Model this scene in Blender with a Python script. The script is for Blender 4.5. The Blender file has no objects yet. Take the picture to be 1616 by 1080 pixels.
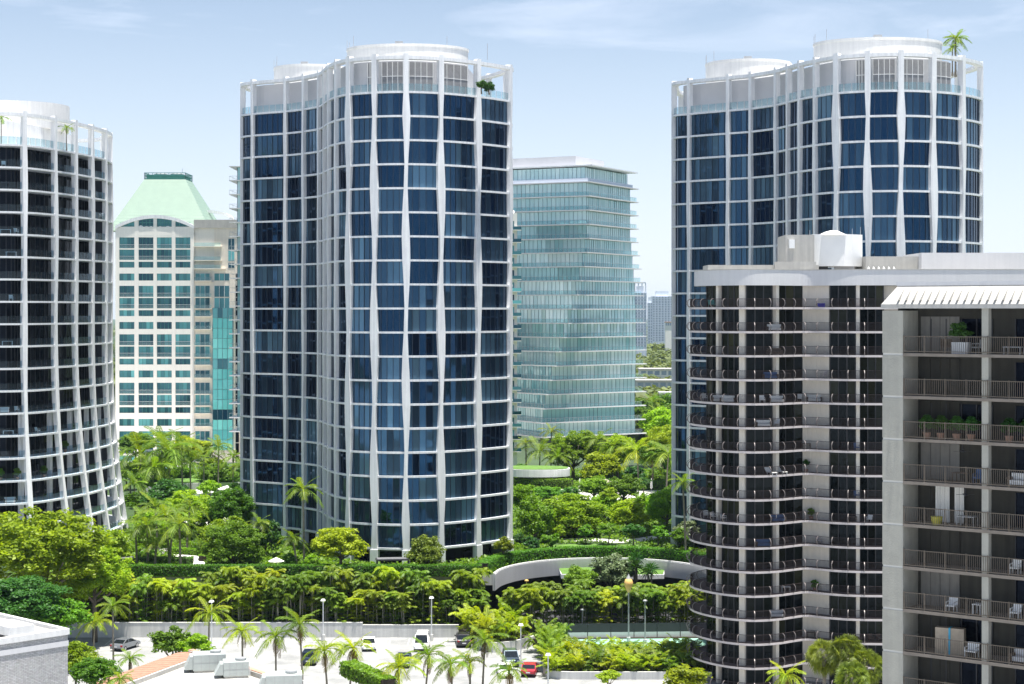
import bpy, math, random
import numpy as np
from mathutils import Vector, Matrix

# ---------------------------------------------------------------- camera, sky, sun, exposure
SC = bpy.context.scene
COL = SC.collection
F, HC, HZ = 2800.0, 46.0, 490.0          # focal length in photo pixels, eye height in metres, horizon row
R = math.radians

cam_d = bpy.data.cameras.new('camera')
cam = bpy.data.objects.new('camera', cam_d)
COL.objects.link(cam)
cam.location = (0, 0, HC)
cam.rotation_euler = (R(90), 0, 0)
cam_d.sensor_fit = 'HORIZONTAL'
cam_d.sensor_width = 36
cam_d.lens = 36 * F / 1616
cam_d.shift_y = -50 / 1616
cam_d.clip_start = 1
cam_d.clip_end = 40000
SC.camera = cam

SUN_EL, SUN_AZ = 83, 135                   # degrees; azimuth from +Y (view direction) towards +X
world = bpy.data.worlds.new('World')
SC.world = world
world.use_nodes = True
wn, wl = world.node_tree.nodes, world.node_tree.links
wn.clear()
w_out = wn.new('ShaderNodeOutputWorld')
w_bg = wn.new('ShaderNodeBackground')
w_bg.inputs['Strength'].default_value = 0.056
sky = wn.new('ShaderNodeTexSky')
sky.sky_type = 'NISHITA'
sky.sun_disc = False
sky.sun_elevation = R(SUN_EL)
sky.sun_rotation = R(SUN_AZ)
sky.air_density = 1.0
sky.dust_density = 0.35
sky.ozone_density = 3.0
# thin cirrus: stretched noise on the view direction
tc = wn.new('ShaderNodeTexCoord')
mp = wn.new('ShaderNodeMapping')
mp.inputs['Scale'].default_value = (2.2, 2.2, 13.0)
mp.inputs['Rotation'].default_value = (0.0, R(8), 0)
mp.inputs['Location'].default_value = (0.37, 0.0, 0.6)
cn = wn.new('ShaderNodeTexNoise')
cn.inputs['Scale'].default_value = 2.6
cn.inputs['Detail'].default_value = 7
cn.inputs['Roughness'].default_value = 0.55
cn.inputs['Distortion'].default_value = 0.5
cr = wn.new('ShaderNodeValToRGB')
cr.color_ramp.elements[0].position = 0.40
cr.color_ramp.elements[0].color = (0.05, 0.05, 0.05, 1)
cr.color_ramp.elements[1].position = 0.74
cr.color_ramp.elements[1].color = (0.6, 0.6, 0.6, 1)
mx = wn.new('ShaderNodeMix')
mx.data_type = 'RGBA'
mx.inputs['B'].default_value = (8.6, 9.3, 10.9, 1)
wl.new(tc.outputs['Generated'], mp.inputs['Vector'])
wl.new(mp.outputs['Vector'], cn.inputs['Vector'])
wl.new(cn.outputs['Fac'], cr.inputs['Fac'])
# pale moist air low over the horizon, all the way round
sx = wn.new('ShaderNodeSeparateXYZ'); wl.new(tc.outputs['Generated'], sx.inputs['Vector'])
hr = wn.new('ShaderNodeMapRange'); hr.interpolation_type = 'SMOOTHSTEP'
hr.inputs['From Min'].default_value = -0.02; hr.inputs['From Max'].default_value = 0.24
hr.inputs['To Min'].default_value = 0.68; hr.inputs['To Max'].default_value = 0.14
wl.new(sx.outputs['Z'], hr.inputs['Value'])
mxa = wn.new('ShaderNodeMath'); mxa.operation = 'MAXIMUM'
wl.new(cr.outputs['Color'], mxa.inputs[0]); wl.new(hr.outputs['Result'], mxa.inputs[1])
wl.new(mxa.outputs[0], mx.inputs['Factor'])
wl.new(sky.outputs['Color'], mx.inputs['A'])
wl.new(mx.outputs['Result'], w_bg.inputs['Color'])
wl.new(w_bg.outputs['Background'], w_out.inputs['Surface'])

sun_dir = Vector((math.sin(R(SUN_AZ)) * math.cos(R(SUN_EL)), math.cos(R(SUN_AZ)) * math.cos(R(SUN_EL)), math.sin(R(SUN_EL))))
sun_l = bpy.data.lights.new('sun', 'SUN')
sun_l.energy = 5.0
sun_l.angle = R(0.53)
sun_l.color = (1.0, 0.95, 0.87)
sun = bpy.data.objects.new('sun', sun_l)
COL.objects.link(sun)
sun.location = (0, 0, 300)
sun.rotation_euler = (-sun_dir).to_track_quat('-Z', 'Y').to_euler()

vs = SC.view_settings
vs.view_transform = 'Standard'
vs.look = 'None'
vs.gamma = 1
vs.exposure = 1.15
vs.use_curve_mapping = False
SC.render.engine = 'CYCLES'
cy = SC.cycles
cy.max_bounces = 6
cy.diffuse_bounces = 3
cy.glossy_bounces = 3
cy.transmission_bounces = 4
cy.transparent_max_bounces = 12
cy.volume_bounces = 0
cy.caustics_reflective = False
cy.caustics_refractive = False
cy.sample_clamp_indirect = 6
cy.use_denoising = True
cy.use_adaptive_sampling = True
cy.adaptive_threshold = 0.015

# ---------------------------------------------------------------- helpers
def WX(px, Y): return (px - 808) / F * Y
def WZ(py, Y): return HC - (py - HZ) * Y / F

def tag(o, label=None, cat=None, group=None, kind=None):
    if label: o['label'] = label
    if cat: o['category'] = cat
    if group: o['group'] = group
    if kind: o['kind'] = kind
    return o

def thing(name, label, cat, loc=(0, 0, 0), rz=0, group=None):
    o = bpy.data.objects.new(name, None)
    o.empty_display_size = 0.5
    COL.objects.link(o)
    o.location = loc
    o.rotation_euler = (0, 0, rz)
    return tag(o, label, cat, group)

def link(name, me, parent=None, loc=(0, 0, 0), rot=(0, 0, 0), scale=None):
    o = bpy.data.objects.new(name, me)
    COL.objects.link(o)
    if parent: o.parent = parent
    o.location = loc
    o.rotation_euler = rot
    if scale is not None:
        o.scale = scale if hasattr(scale, '__len__') else (scale,) * 3
    return o

class MB:
    """collects faces into one mesh"""
    def __init__(s): s.v = []; s.f = []; s.m = []
    def poly(s, pts, m=0):
        b = len(s.v); s.v += [tuple(p) for p in pts]; s.f.append(tuple(range(b, b + len(pts)))); s.m.append(m)
    def hexa(s, p, m=0):
        """8 corners: 4 bottom ccw, 4 top ccw"""
        b = len(s.v); s.v += [tuple(q) for q in p]
        for f in ((3, 2, 1, 0), (4, 5, 6, 7), (0, 1, 5, 4), (1, 2, 6, 5), (2, 3, 7, 6), (3, 0, 4, 7)):
            s.f.append(tuple(b + i for i in f)); s.m.append(m)
    def box(s, x0, x1, y0, y1, z0, z1, m=0):
        s.hexa([(x0, y0, z0), (x1, y0, z0), (x1, y1, z0), (x0, y1, z0), (x0, y0, z1), (x1, y0, z1), (x1, y1, z1), (x0, y1, z1)], m)
    def bar(s, a, b, w, h=None, m=0):
        """square bar from a to b"""
        h = w if h is None else h
        a, b = Vector(a), Vector(b); d = (b - a).normalized()
        up = Vector((0, 0, 1)) if abs(d.z) < 0.95 else Vector((1, 0, 0))
        x = d.cross(up).normalized() * w / 2; y = x.cross(d).normalized() * h / 2
        s.hexa([a - x - y, a + x - y, a + x + y, a - x + y, b - x - y, b + x - y, b + x + y, b - x + y], m)
    def prism(s, poly, z0, z1, m=0, mtop=None, cap=True):
        n = len(poly); b = len(s.v)
        s.v += [(p[0], p[1], z0) for p in poly] + [(p[0], p[1], z1) for p in poly]
        for i in range(n):
            j = (i + 1) % n
            s.f.append((b + i, b + j, b + n + j, b + n + i)); s.m.append(m)
        if cap:
            s.f.append(tuple(b + i for i in reversed(range(n)))); s.m.append(m)
            s.f.append(tuple(b + n + i for i in range(n))); s.m.append(m if mtop is None else mtop)
    def strip(s, inner, outer, z0, z1, m=0, closed=True):
        """band between two plan curves, z0..z1"""
        n = len(inner); b = len(s.v)
        for p, q in zip(inner, outer):
            s.v += [(p[0], p[1], z0), (q[0], q[1], z0), (q[0], q[1], z1), (p[0], p[1], z1)]
        for i in range(n if closed else n - 1):
            j = (i + 1) % n
            for k in range(4):
                k2 = (k + 1) % 4
                s.f.append((b + 4 * i + k, b + 4 * j + k, b + 4 * j + k2, b + 4 * i + k2)); s.m.append(m)
        if not closed:
            s.f.append(tuple(b + k for k in range(4))); s.m.append(m)
            s.f.append(tuple(b + 4 * (n - 1) + k for k in (3, 2, 1, 0))); s.m.append(m)
    def tube(s, pts, rad, n=6, m=0, cap=True):
        pts = [Vector(p) for p in pts]; b = len(s.v)
        rads = rad if hasattr(rad, '__len__') else [rad] * len(pts)
        for i, p in enumerate(pts):
            d = (pts[min(i + 1, len(pts) - 1)] - pts[max(i - 1, 0)]).normalized()
            up = Vector((0, 0, 1)) if abs(d.z) < 0.9 else Vector((1, 0, 0))
            x = d.cross(up).normalized(); y = x.cross(d)
            for k in range(n):
                a = 2 * math.pi * k / n
                s.v.append(tuple(p + (x * math.cos(a) + y * math.sin(a)) * rads[i]))
        for i in range(len(pts) - 1):
            for k in range(n):
                k2 = (k + 1) % n
                s.f.append((b + i * n + k, b + i * n + k2, b + (i + 1) * n + k2, b + (i + 1) * n + k)); s.m.append(m)
        if cap:
            s.f.append(tuple(b + k for k in reversed(range(n)))); s.m.append(m)
            e = b + (len(pts) - 1) * n
            s.f.append(tuple(e + k for k in range(n))); s.m.append(m)
    def lathe(s, prof, n=12, c=(0, 0, 0), m=0):
        b = len(s.v)
        for r, z in prof:
            for k in range(n):
                a = 2 * math.pi * k / n
                s.v.append((c[0] + r * math.cos(a), c[1] + r * math.sin(a), c[2] + z))
        for i in range(len(prof) - 1):
            for k in range(n):
                k2 = (k + 1) % n
                s.f.append((b + i * n + k, b + i * n + k2, b + (i + 1) * n + k2, b + (i + 1) * n + k)); s.m.append(m)
        s.f.append(tuple(b + k for k in reversed(range(n)))); s.m.append(m)
        e = b + (len(prof) - 1) * n
        s.f.append(tuple(e + k for k in range(n))); s.m.append(m)
    def mesh(s, mats, smooth=False):
        me = bpy.data.meshes.new('m')
        me.from_pydata(s.v, [], s.f)
        for mt in (mats if isinstance(mats, (list, tuple)) else [mats]): me.materials.append(mt)
        if any(s.m): me.polygons.foreach_set('material_index', s.m)
        if smooth: me.polygons.foreach_set('use_smooth', [True] * len(s.f))
        me.update()
        return me
    def build(s, name, mats, parent=None, loc=(0, 0, 0), smooth=False, bevel=0):
        o = link(name, s.mesh(mats, smooth), parent, loc)
        if bevel:
            b = o.modifiers.new('bevel', 'BEVEL'); b.width = bevel; b.segments = 2; b.limit_method = 'ANGLE'
        return o

# ---------------------------------------------------------------- materials
def new_mat(name):
    m = bpy.data.materials.new(name)
    m.use_nodes = True
    nt = m.node_tree
    bs = nt.nodes['Principled BSDF']
    return m, nt, bs

def setc(sock, c): sock.default_value = (c[0], c[1], c[2], 1)

def mat(name, c, rough=0.7, var=0.08, scale=0.6, metal=0.0, spec=0.5, bump=0.0, bscale=12.0, streak=0.0):
    """plain surface with procedural mottling (var), optional vertical rain streaks and fine relief"""
    m, nt, bs = new_mat(name)
    n, l = nt.nodes, nt.links
    bs.inputs['Roughness'].default_value = rough
    bs.inputs['Metallic'].default_value = metal
    bs.inputs['Specular IOR Level'].default_value = spec
    tcn = n.new('ShaderNodeTexCoord')
    nz = n.new('ShaderNodeTexNoise'); nz.inputs['Scale'].default_value = scale; nz.inputs['Detail'].default_value = 6
    nz.inputs['Roughness'].default_value = 0.62
    l.new(tcn.outputs['Object'], nz.inputs['Vector'])
    rp = n.new('ShaderNodeValToRGB')
    rp.color_ramp.elements[0].position = 0.28
    rp.color_ramp.elements[1].position = 0.72
    rp.color_ramp.elements[0].color = (c[0] * (1 - var * 1.6), c[1] * (1 - var * 1.5), c[2] * (1 - var * 1.4), 1)
    rp.color_ramp.elements[1].color = (min(c[0] * (1 + var), 1), min(c[1] * (1 + var), 1), min(c[2] * (1 + var), 1), 1)
    l.new(nz.outputs['Fac'], rp.inputs['Fac'])
    last = rp.outputs['Color']
    if streak:
        mpn = n.new('ShaderNodeMapping'); mpn.inputs['Scale'].default_value = (1.7, 1.7, 0.09)
        l.new(tcn.outputs['Object'], mpn.inputs['Vector'])
        n2 = n.new('ShaderNodeTexNoise'); n2.inputs['Scale'].default_value = 1.5; n2.inputs['Detail'].default_value = 5
        l.new(mpn.outputs['Vector'], n2.inputs['Vector'])
        r2 = n.new('ShaderNodeValToRGB'); r2.color_ramp.elements[0].position = 0.35; r2.color_ramp.elements[1].position = 0.65
        r2.color_ramp.elements[0].color = (1 - streak, 1 - streak, 1 - streak * 0.9, 1); r2.color_ramp.elements[1].color = (1, 1, 1, 1)
        l.new(n2.outputs['Fac'], r2.inputs['Fac'])
        mm = n.new('ShaderNodeMix'); mm.data_type = 'RGBA'; mm.blend_type = 'MULTIPLY'; mm.inputs['Factor'].default_value = 1
        l.new(last, mm.inputs['A']); l.new(r2.outputs['Color'], mm.inputs['B'])
        last = mm.outputs['Result']
    l.new(last, bs.inputs['Base Color'])
    if bump:
        n3 = n.new('ShaderNodeTexNoise'); n3.inputs['Scale'].default_value = bscale; n3.inputs['Detail'].default_value = 4
        l.new(tcn.outputs['Object'], n3.inputs['Vector'])
        bp = n.new('ShaderNodeBump'); bp.inputs['Strength'].default_value = bump; bp.inputs['Distance'].default_value = 0.05
        l.new(n3.outputs['Fac'], bp.inputs['Height']); l.new(bp.outputs['Normal'], bs.inputs['Normal'])
    return m

def pane_mat(name, dark, curtain, tint, ior=1.9, amount=0.35, rough=0.03, drop=True):
    """window glass: mirror coat over a room tone that differs from pane to pane (curtain, blind, dark room, painted sky reflection)"""
    m, nt, bs = new_mat(name)
    n, l = nt.nodes, nt.links
    at = n.new('ShaderNodeAttribute'); at.attribute_name = 'pane'
    oi = n.new('ShaderNodeObjectInfo')
    cb = n.new('ShaderNodeCombineXYZ')
    l.new(at.outputs['Fac'], cb.inputs['X']); l.new(oi.outputs['Random'], cb.inputs['Y'])
    wn1 = n.new('ShaderNodeTexWhiteNoise'); wn1.noise_dimensions = '3D'
    l.new(cb.outputs['Vector'], wn1.inputs['Vector'])
    wn2 = n.new('ShaderNodeTexWhiteNoise'); wn2.noise_dimensions = '1D'
    l.new(oi.outputs['Random'], wn2.inputs['W'])
    # the room's own level (whole window) times the pane's level
    mu = n.new('ShaderNodeMath'); mu.operation = 'MULTIPLY'
    l.new(wn1.outputs['Value'], mu.inputs[0]); l.new(wn2.outputs['Value'], mu.inputs[1])
    ad = n.new('ShaderNodeMath'); ad.operation = 'MULTIPLY_ADD'; ad.inputs[1].default_value = 0.75
    l.new(mu.outputs[0], ad.inputs[0])
    m2 = n.new('ShaderNodeMath'); m2.operation = 'MULTIPLY'; m2.inputs[1].default_value = 0.32
    l.new(wn2.outputs['Value'], m2.inputs[0]); l.new(m2.outputs[0], ad.inputs[2])
    rp = n.new('ShaderNodeValToRGB')
    e = rp.color_ramp.elements
    e[0].position = 0.12; e[0].color = (*dark, 1)
    e[1].position = 1.0; e[1].color = (*curtain, 1)
    mid = e.new(1.0 - amount); mid.color = tuple(a * 0.72 + b * 0.28 for a, b in zip(dark, curtain)) + (1,)
    l.new(ad.outputs[0], rp.inputs['Fac'])
    l.new(rp.outputs['Color'], bs.inputs['Base Color'])
    bs.inputs['Roughness'].default_value = rough
    bs.inputs['IOR'].default_value = ior
    setc(bs.inputs['Specular Tint'], tint)
    return m

def clear_glass(name, tint, refl=0.16, cover=0.25):
    """thin see-through glass for balustrades"""
    m, nt, bs = new_mat(name)
    n, l = nt.nodes, nt.links
    n.remove(bs)
    out = n['Material Output']
    tr = n.new('ShaderNodeBsdfTransparent'); setc(tr.inputs['Color'], tint)
    gl = n.new('ShaderNodeBsdfGlossy'); gl.inputs['Roughness'].default_value = 0.05; setc(gl.inputs['Color'], (0.75, 0.9, 1.0))
    df = n.new('ShaderNodeBsdfDiffuse'); setc(df.inputs['Color'], tuple(t * 0.8 for t in tint))
    lw = n.new('ShaderNodeLayerWeight'); lw.inputs['Blend'].default_value = refl
    m1 = n.new('ShaderNodeMixShader'); m1.inputs['Fac'].default_value = cover
    m2 = n.new('ShaderNodeMixShader')
    l.new(tr.outputs[0], m1.inputs[1]); l.new(df.outputs[0], m1.inputs[2])
    l.new(lw.outputs['Fresnel'], m2.inputs['Fac'])
    l.new(m1.outputs[0], m2.inputs[1]); l.new(gl.outputs[0], m2.inputs[2])
    l.new(m2.outputs[0], out.inputs['Surface'])
    return m

def leaf_mat(name, c1, c2, trans=0.35, tcol=None, rough=0.5):
    m, nt, bs = new_mat(name)
    n, l = nt.nodes, nt.links
    out = n['Material Output']
    g = n.new('ShaderNodeNewGeometry')
    oi = n.new('ShaderNodeObjectInfo')
    ma = n.new('ShaderNodeMath'); ma.operation = 'MULTIPLY_ADD'; ma.inputs[1].default_value = 0.7
    mb = n.new('ShaderNodeMath'); mb.operation = 'MULTIPLY'; mb.inputs[1].default_value = 0.3
    l.new(oi.outputs['Random'], mb.inputs[0])
    l.new(g.outputs['Random Per Island'], ma.inputs[0]); l.new(mb.outputs[0], ma.inputs[2])
    rp = n.new('ShaderNodeValToRGB')
    e = rp.color_ramp.elements
    e[0].position = 0.05; e[0].color = (*c1, 1); e[1].position = 0.95; e[1].color = (*c2, 1)
    l.new(ma.outputs[0], rp.inputs['Fac'])
    wv_ = n.new('ShaderNodeTexWhiteNoise'); wv_.noise_dimensions = '1D'; l.new(oi.outputs['Random'], wv_.inputs['W'])
    hm = n.new('ShaderNodeMapRange'); hm.inputs['To Min'].default_value = 0.485; hm.inputs['To Max'].default_value = 0.52; l.new(wv_.outputs['Value'], hm.inputs['Value'])
    vm = n.new('ShaderNodeMapRange'); vm.inputs['To Min'].default_value = 0.92; vm.inputs['To Max'].default_value = 1.35; l.new(oi.outputs['Random'], vm.inputs['Value'])
    hv = n.new('ShaderNodeHueSaturation'); l.new(hm.outputs[0], hv.inputs['Hue']); l.new(vm.outputs[0], hv.inputs['Value']); l.new(rp.outputs['Color'], hv.inputs['Color'])
    l.new(hv.outputs['Color'], bs.inputs['Base Color'])
    bs.inputs['Roughness'].default_value = rough
    bs.inputs['Specular IOR Level'].default_value = 0.3
    tb = n.new('ShaderNodeBsdfTranslucent')
    hs = n.new('ShaderNodeMix'); hs.data_type = 'RGBA'; hs.blend_type = 'MULTIPLY'; hs.inputs['Factor'].default_value = 1
    l.new(hv.outputs['Color'], hs.inputs['A']); setc(hs.inputs['B'], tcol or (1.5, 1.45, 0.5))
    l.new(hs.outputs['Result'], tb.inputs['Color'])
    ms = n.new('ShaderNodeMixShader'); ms.inputs['Fac'].default_value = trans
    l.new(bs.outputs[0], ms.inputs[1]); l.new(tb.outputs[0], ms.inputs[2])
    l.new(ms.outputs[0], out.inputs['Surface'])
    return m

M = {}
M['white'] = mat('white_concrete', (0.83, 0.84, 0.85), 0.7, 0.05, 0.5, streak=0.16)
M['white_slab'] = mat('white_slab_edge', (0.80, 0.815, 0.835), 0.7, 0.06, 0.7, streak=0.18)
M['drum'] = mat('white_render', (0.74, 0.74, 0.73), 0.75, 0.05, 0.25, streak=0.10)
M['terrace_wall'] = mat('pale_render', (0.52, 0.525, 0.55), 0.75, 0.04, 0.3)
M['louver'] = mat('grey_louver', (0.26, 0.26, 0.27), 0.6, 0.10, 2.0)
M['mullion'] = mat('dark_mullion', (0.02, 0.035, 0.06), 0.4, 0.05)
M['roofing'] = mat('roof_membrane', (0.62, 0.62, 0.60), 0.85, 0.10, 0.25)
M['blue_glass'] = pane_mat('blue_glass', (0.0010, 0.0045, 0.016), (0.13, 0.23, 0.31), (0.15, 0.48, 1.0), 1.76, 0.55)  # paler pane tone holds curtains plus pale sky reflection put into the colour
M['black_glass'] = pane_mat('dark_room_glass', (0.0015, 0.002, 0.005), (0.008, 0.011, 0.02), (0.5, 0.65, 1.0), 1.2, 0.3)
M['aqua_glass'] = pane_mat('aqua_glass', (0.26, 0.48, 0.53), (0.86, 0.95, 0.96), (0.7, 1.0, 1.0), 2.5, 0.82)
M['teal_glass'] = pane_mat('teal_glass', (0.004, 0.03, 0.06), (0.20, 0.58, 0.60), (0.4, 0.9, 1.0), 1.7, 0.6)
M['bronze_glass'] = pane_mat('bronze_glass', (0.0025, 0.0035, 0.004), (0.05, 0.05, 0.025), (0.7, 0.85, 1.0), 1.22, 0.40)
M['bal_glass'] = clear_glass('balustrade_glass', (0.62, 0.80, 0.86), 0.22, 0.20)
M['bal_dark'] = clear_glass('balcony_glass', (0.50, 0.66, 0.76), 0.24, 0.03)
M['aqua_rail'] = clear_glass('aqua_rail_glass', (0.66, 0.86, 0.88), 0.25, 0.16)
M['aqua_mull'] = mat('slate_mullion', (0.10, 0.17, 0.21), 0.5, 0.05)
M['divider'] = mat('dark_divider_panel', (0.03, 0.034, 0.05), 0.8, 0.1)
M['ceiling'] = mat('balcony_soffit', (0.20, 0.21, 0.24), 0.9, 0.05)
M['floor_tile'] = mat('balcony_floor', (0.35, 0.34, 0.34), 0.8, 0.08)
M['cream'] = mat('cream_render', (0.88, 0.85, 0.79), 0.8, 0.03, 0.3, streak=0.05)
M['mint'] = mat('mint_metal_roof', (0.235, 0.335, 0.27), 0.55, 0.04, 0.5)
M['beige'] = mat('beige_render', (0.86, 0.79, 0.68), 0.85, 0.04, 0.4, streak=0.08)
M['stair_glass'] = pane_mat('stair_glass', (0.10, 0.42, 0.42), (0.22, 0.66, 0.62), (0.5, 1.0, 1.0), 1.7, 0.7)
M['green_frame'] = mat('green_painted_steel', (0.05, 0.24, 0.20), 0.5, 0.1)
M['condo_white'] = mat('condo_offwhite_stucco', (0.84, 0.78, 0.68), 0.85, 0.03, 0.4, streak=0.06)
M['condo_grey'] = mat('condo_parapet_stucco', (0.62, 0.62, 0.63), 0.85, 0.02, 0.4, streak=0.05)
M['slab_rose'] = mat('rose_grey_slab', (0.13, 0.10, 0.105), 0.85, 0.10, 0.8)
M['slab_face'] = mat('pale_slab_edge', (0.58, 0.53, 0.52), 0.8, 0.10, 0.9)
M['rail_brown'] = mat('dark_bronze_rail', (0.045, 0.034, 0.034), 0.7, 0.1, spec=0.2)
M['hoop'] = mat('bronze_hoop', (0.22, 0.195, 0.19), 0.4, 0.1, metal=0.3)
M['stucco'] = mat('greige_stucco', (0.385, 0.375, 0.325), 0.95, 0.06, 1.2, bump=0.5, bscale=9, streak=0.10)
M['stucco_band'] = mat('pale_stucco_band', (0.58, 0.57, 0.53), 0.9, 0.04, 0.8)
M['roof_white'] = mat('white_painted_roof', (0.46, 0.45, 0.42), 0.85, 0.07, 0.8, streak=0.12)
M['tan_rail'] = mat('tan_metal_rail', (0.12, 0.095, 0.07), 0.6, 0.15, 2.0)
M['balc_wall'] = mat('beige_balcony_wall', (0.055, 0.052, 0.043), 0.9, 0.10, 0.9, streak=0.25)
M['balc_slab'] = mat('taupe_balcony_slab', (0.21, 0.18, 0.15), 0.9, 0.12, 1.2)
M['unit'] = mat('grey_white_sheet_metal', (0.42, 0.46, 0.45), 0.5, 0.06, 1.5)
M['dark_metal'] = mat('dark_metal', (0.03, 0.03, 0.035), 0.45, 0.1)
M['grey_metal'] = mat('grey_metal', (0.40, 0.41, 0.42), 0.4, 0.08, metal=0.3)
M['white_metal'] = mat('white_metal', (0.75, 0.76, 0.76), 0.45, 0.03)
M['amber'] = mat('amber_lantern', (0.75, 0.48, 0.16), 0.4, 0.08)
M['concrete'] = mat('pale_concrete', (0.60, 0.60, 0.58), 0.9, 0.07, 0.5, streak=0.16)
M['lot'] = mat('sunbleached_concrete', (0.29, 0.29, 0.285), 0.9, 0.25, 0.25)
M['city'] = mat('bounce_city_paving', (0.40, 0.41, 0.42), 0.9, 0.25, 0.02)
M['terracotta'] = mat('terracotta_tile', (0.46, 0.26, 0.18), 0.85, 0.14, 1.4)
M['terracotta_b'] = mat('rib_shade_terracotta', (0.36, 0.19, 0.13), 0.9, 0.2, 1.4)  # darker tile copy, puts shade contrast between the ribs into the colour
M['grass'] = mat('lawn', (0.10, 0.20, 0.03), 0.95, 0.25, 1.3, bump=0.6, bscale=20)
M['cover'] = mat('dark_ground_cover', (0.035, 0.07, 0.015), 1.0, 0.35, 0.8, bump=0.6, bscale=8)
M['shutter'] = mat('pale_shutter', (0.22, 0.21, 0.19), 0.8, 0.1, 1.0, streak=0.2)
M['paint'] = mat('worn_white_paint', (0.6, 0.6, 0.58), 0.9, 0.2, 1.0)
M['soil'] = mat('planting_soil', (0.035, 0.028, 0.018), 1.0, 0.2, 1.0)
M['path'] = mat('pale_paving', (0.62, 0.60, 0.57), 0.9, 0.06, 0.6)
M['land'] = mat('distant_land', (0.045, 0.075, 0.03), 1.0, 0.35, 0.02)
M['court'] = mat('green_sports_court', (0.22, 0.42, 0.33), 0.85, 0.05, 0.4)
M['trunk'] = mat('grey_bark', (0.16, 0.13, 0.10), 0.95, 0.2, 2.0)
M['palm_trunk'] = mat('palm_bark', (0.24, 0.21, 0.17), 0.95, 0.2, 2.5)
M['stem'] = mat('pale_palm_stem', (0.30, 0.29, 0.22), 0.9, 0.2, 1.5)
M['crownshaft'] = mat('green_crownshaft', (0.10, 0.17, 0.05), 0.6, 0.15, 2.0)
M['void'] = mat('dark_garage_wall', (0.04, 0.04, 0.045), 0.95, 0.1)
M['far_a'] = mat('hazed_far_render', (0.66, 0.71, 0.80), 0.8, 0.04)  # bluish paleness of distance haze is put into this colour
M['hazed_far_glass'] = pane_mat('hazed_far_glass', (0.30, 0.36, 0.46), (0.40, 0.46, 0.55), (0.8, 0.9, 1), 1.6, 0.5)  # pane tones lightened to carry the haze of distance
# foliage tones
M['lf_lime'] = leaf_mat('leaf_lime', (0.1, 0.19, 0.01), (0.27, 0.4, 0.018), 0.45)
M['lf_mid'] = leaf_mat('leaf_mid', (0.055, 0.13, 0.01), (0.16, 0.3, 0.022), 0.42)
M['lf_deep'] = leaf_mat('leaf_deep', (0.022, 0.078, 0.014), (0.07, 0.17, 0.028), 0.38)
M['lf_yellow'] = leaf_mat('leaf_yellowgreen', (0.1, 0.16, 0.01), (0.3, 0.375, 0.016), 0.45)
M['lf_silver'] = leaf_mat('leaf_silver', (0.11, 0.16, 0.07), (0.24, 0.29, 0.14), 0.25, (1.2, 1.2, 0.7))
M['lf_hedge'] = leaf_mat('leaf_hedge', (0.05, 0.13, 0.01), (0.14, 0.28, 0.018), 0.4)
M['lf_palm'] = leaf_mat('frond_green', (0.06, 0.12, 0.012), (0.18, 0.26, 0.022), 0.4)
M['lf_palm_y'] = leaf_mat('frond_yellowgreen', (0.105, 0.165, 0.01), (0.31, 0.38, 0.018), 0.45)
M['lf_dead'] = leaf_mat('frond_brown', (0.10, 0.06, 0.025), (0.20, 0.13, 0.05), 0.2, (1.1, 1, 0.8))
M['lf_olive'] = leaf_mat('frond_olive', (0.08, 0.12, 0.018), (0.18, 0.22, 0.03), 0.35)
M['lf_far'] = leaf_mat('leaf_far', (0.05, 0.085, 0.025), (0.12, 0.155, 0.05), 0.25)
# ---------------------------------------------------------------- ground
def sheet(name, pts, z, m, kind='structure'):
    b = MB(); b.poly([(p[0], p[1], z) for p in pts])
    return tag(b.build(name, m), kind=kind)

b = MB(); b.poly([(-7000, -400, -0.05), (7000, -400, -0.05), (7000, 9000, -0.05), (-7000, 9000, -0.05)])
tag(b.build('ground', M['land']), kind='structure')
sheet('bounce_pavement', [(-900, -390), (900, -390), (900, 109.9), (-900, 109.9)], 0.0, M['city'])  # unseen pale ground, added to bounce fill light onto the facades
sheet('bounce_plaza', [(-170, 430.5), (-6, 430.5), (-6, 520), (-170, 520)], 0.02, M['path'])  # pale sheet added behind the trees to bounce light onto the cream building
sheet('bounce_plaza', [(2, 430.5), (90, 430.5), (90, 500), (2, 500)], 0.02, M['path'])  # added bounce sheet for the twisted tower
sheet('parking_lot', [(-150, 110), (80, 110), (80, 249.5), (-150, 249.5)], 0.0, M['lot'])

# raised garden podium with the curved ramp bay cut into its front
ARC = [(14.0 + 17.0 * math.cos(R(a)), 254.8 + 20.0 * math.sin(R(a)) ** 0.9) for a in range(172, 7, -12)]
def smooth_open(p, n=6):
    out = []
    for i in range(len(p) - 1):
        a = p[max(i - 1, 0)]; c0 = p[i]; d = p[i + 1]; e = p[min(i + 2, len(p) - 1)]
        for k in range(n):
            u = k / n
            out.append(tuple(0.5 * ((2 * c0[j]) + (-a[j] + d[j]) * u + (2 * a[j] - 5 * c0[j] + 4 * d[j] - e[j]) * u * u + (-a[j] + 3 * c0[j] - 3 * d[j] + e[j]) * u ** 3) for j in (0, 1)))
    out.append(tuple(p[-1]))
    return out
arc = smooth_open(ARC)
PZ = 7.5
pod = MB()
pod.prism([(-150, 256.0)] + arc + [(90, 255.6), (90, 430), (-150, 430)], PZ - 1.5, PZ, 0, 1)
pod_o = pod.build('garden_podium', [M['concrete'], M['cover']])
tag(pod_o, kind='structure')
b = MB()
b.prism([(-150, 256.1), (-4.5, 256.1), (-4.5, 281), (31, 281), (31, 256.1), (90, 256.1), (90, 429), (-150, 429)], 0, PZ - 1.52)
tag(b.build('garage_wall', M['void']), kind='structure')
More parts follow.
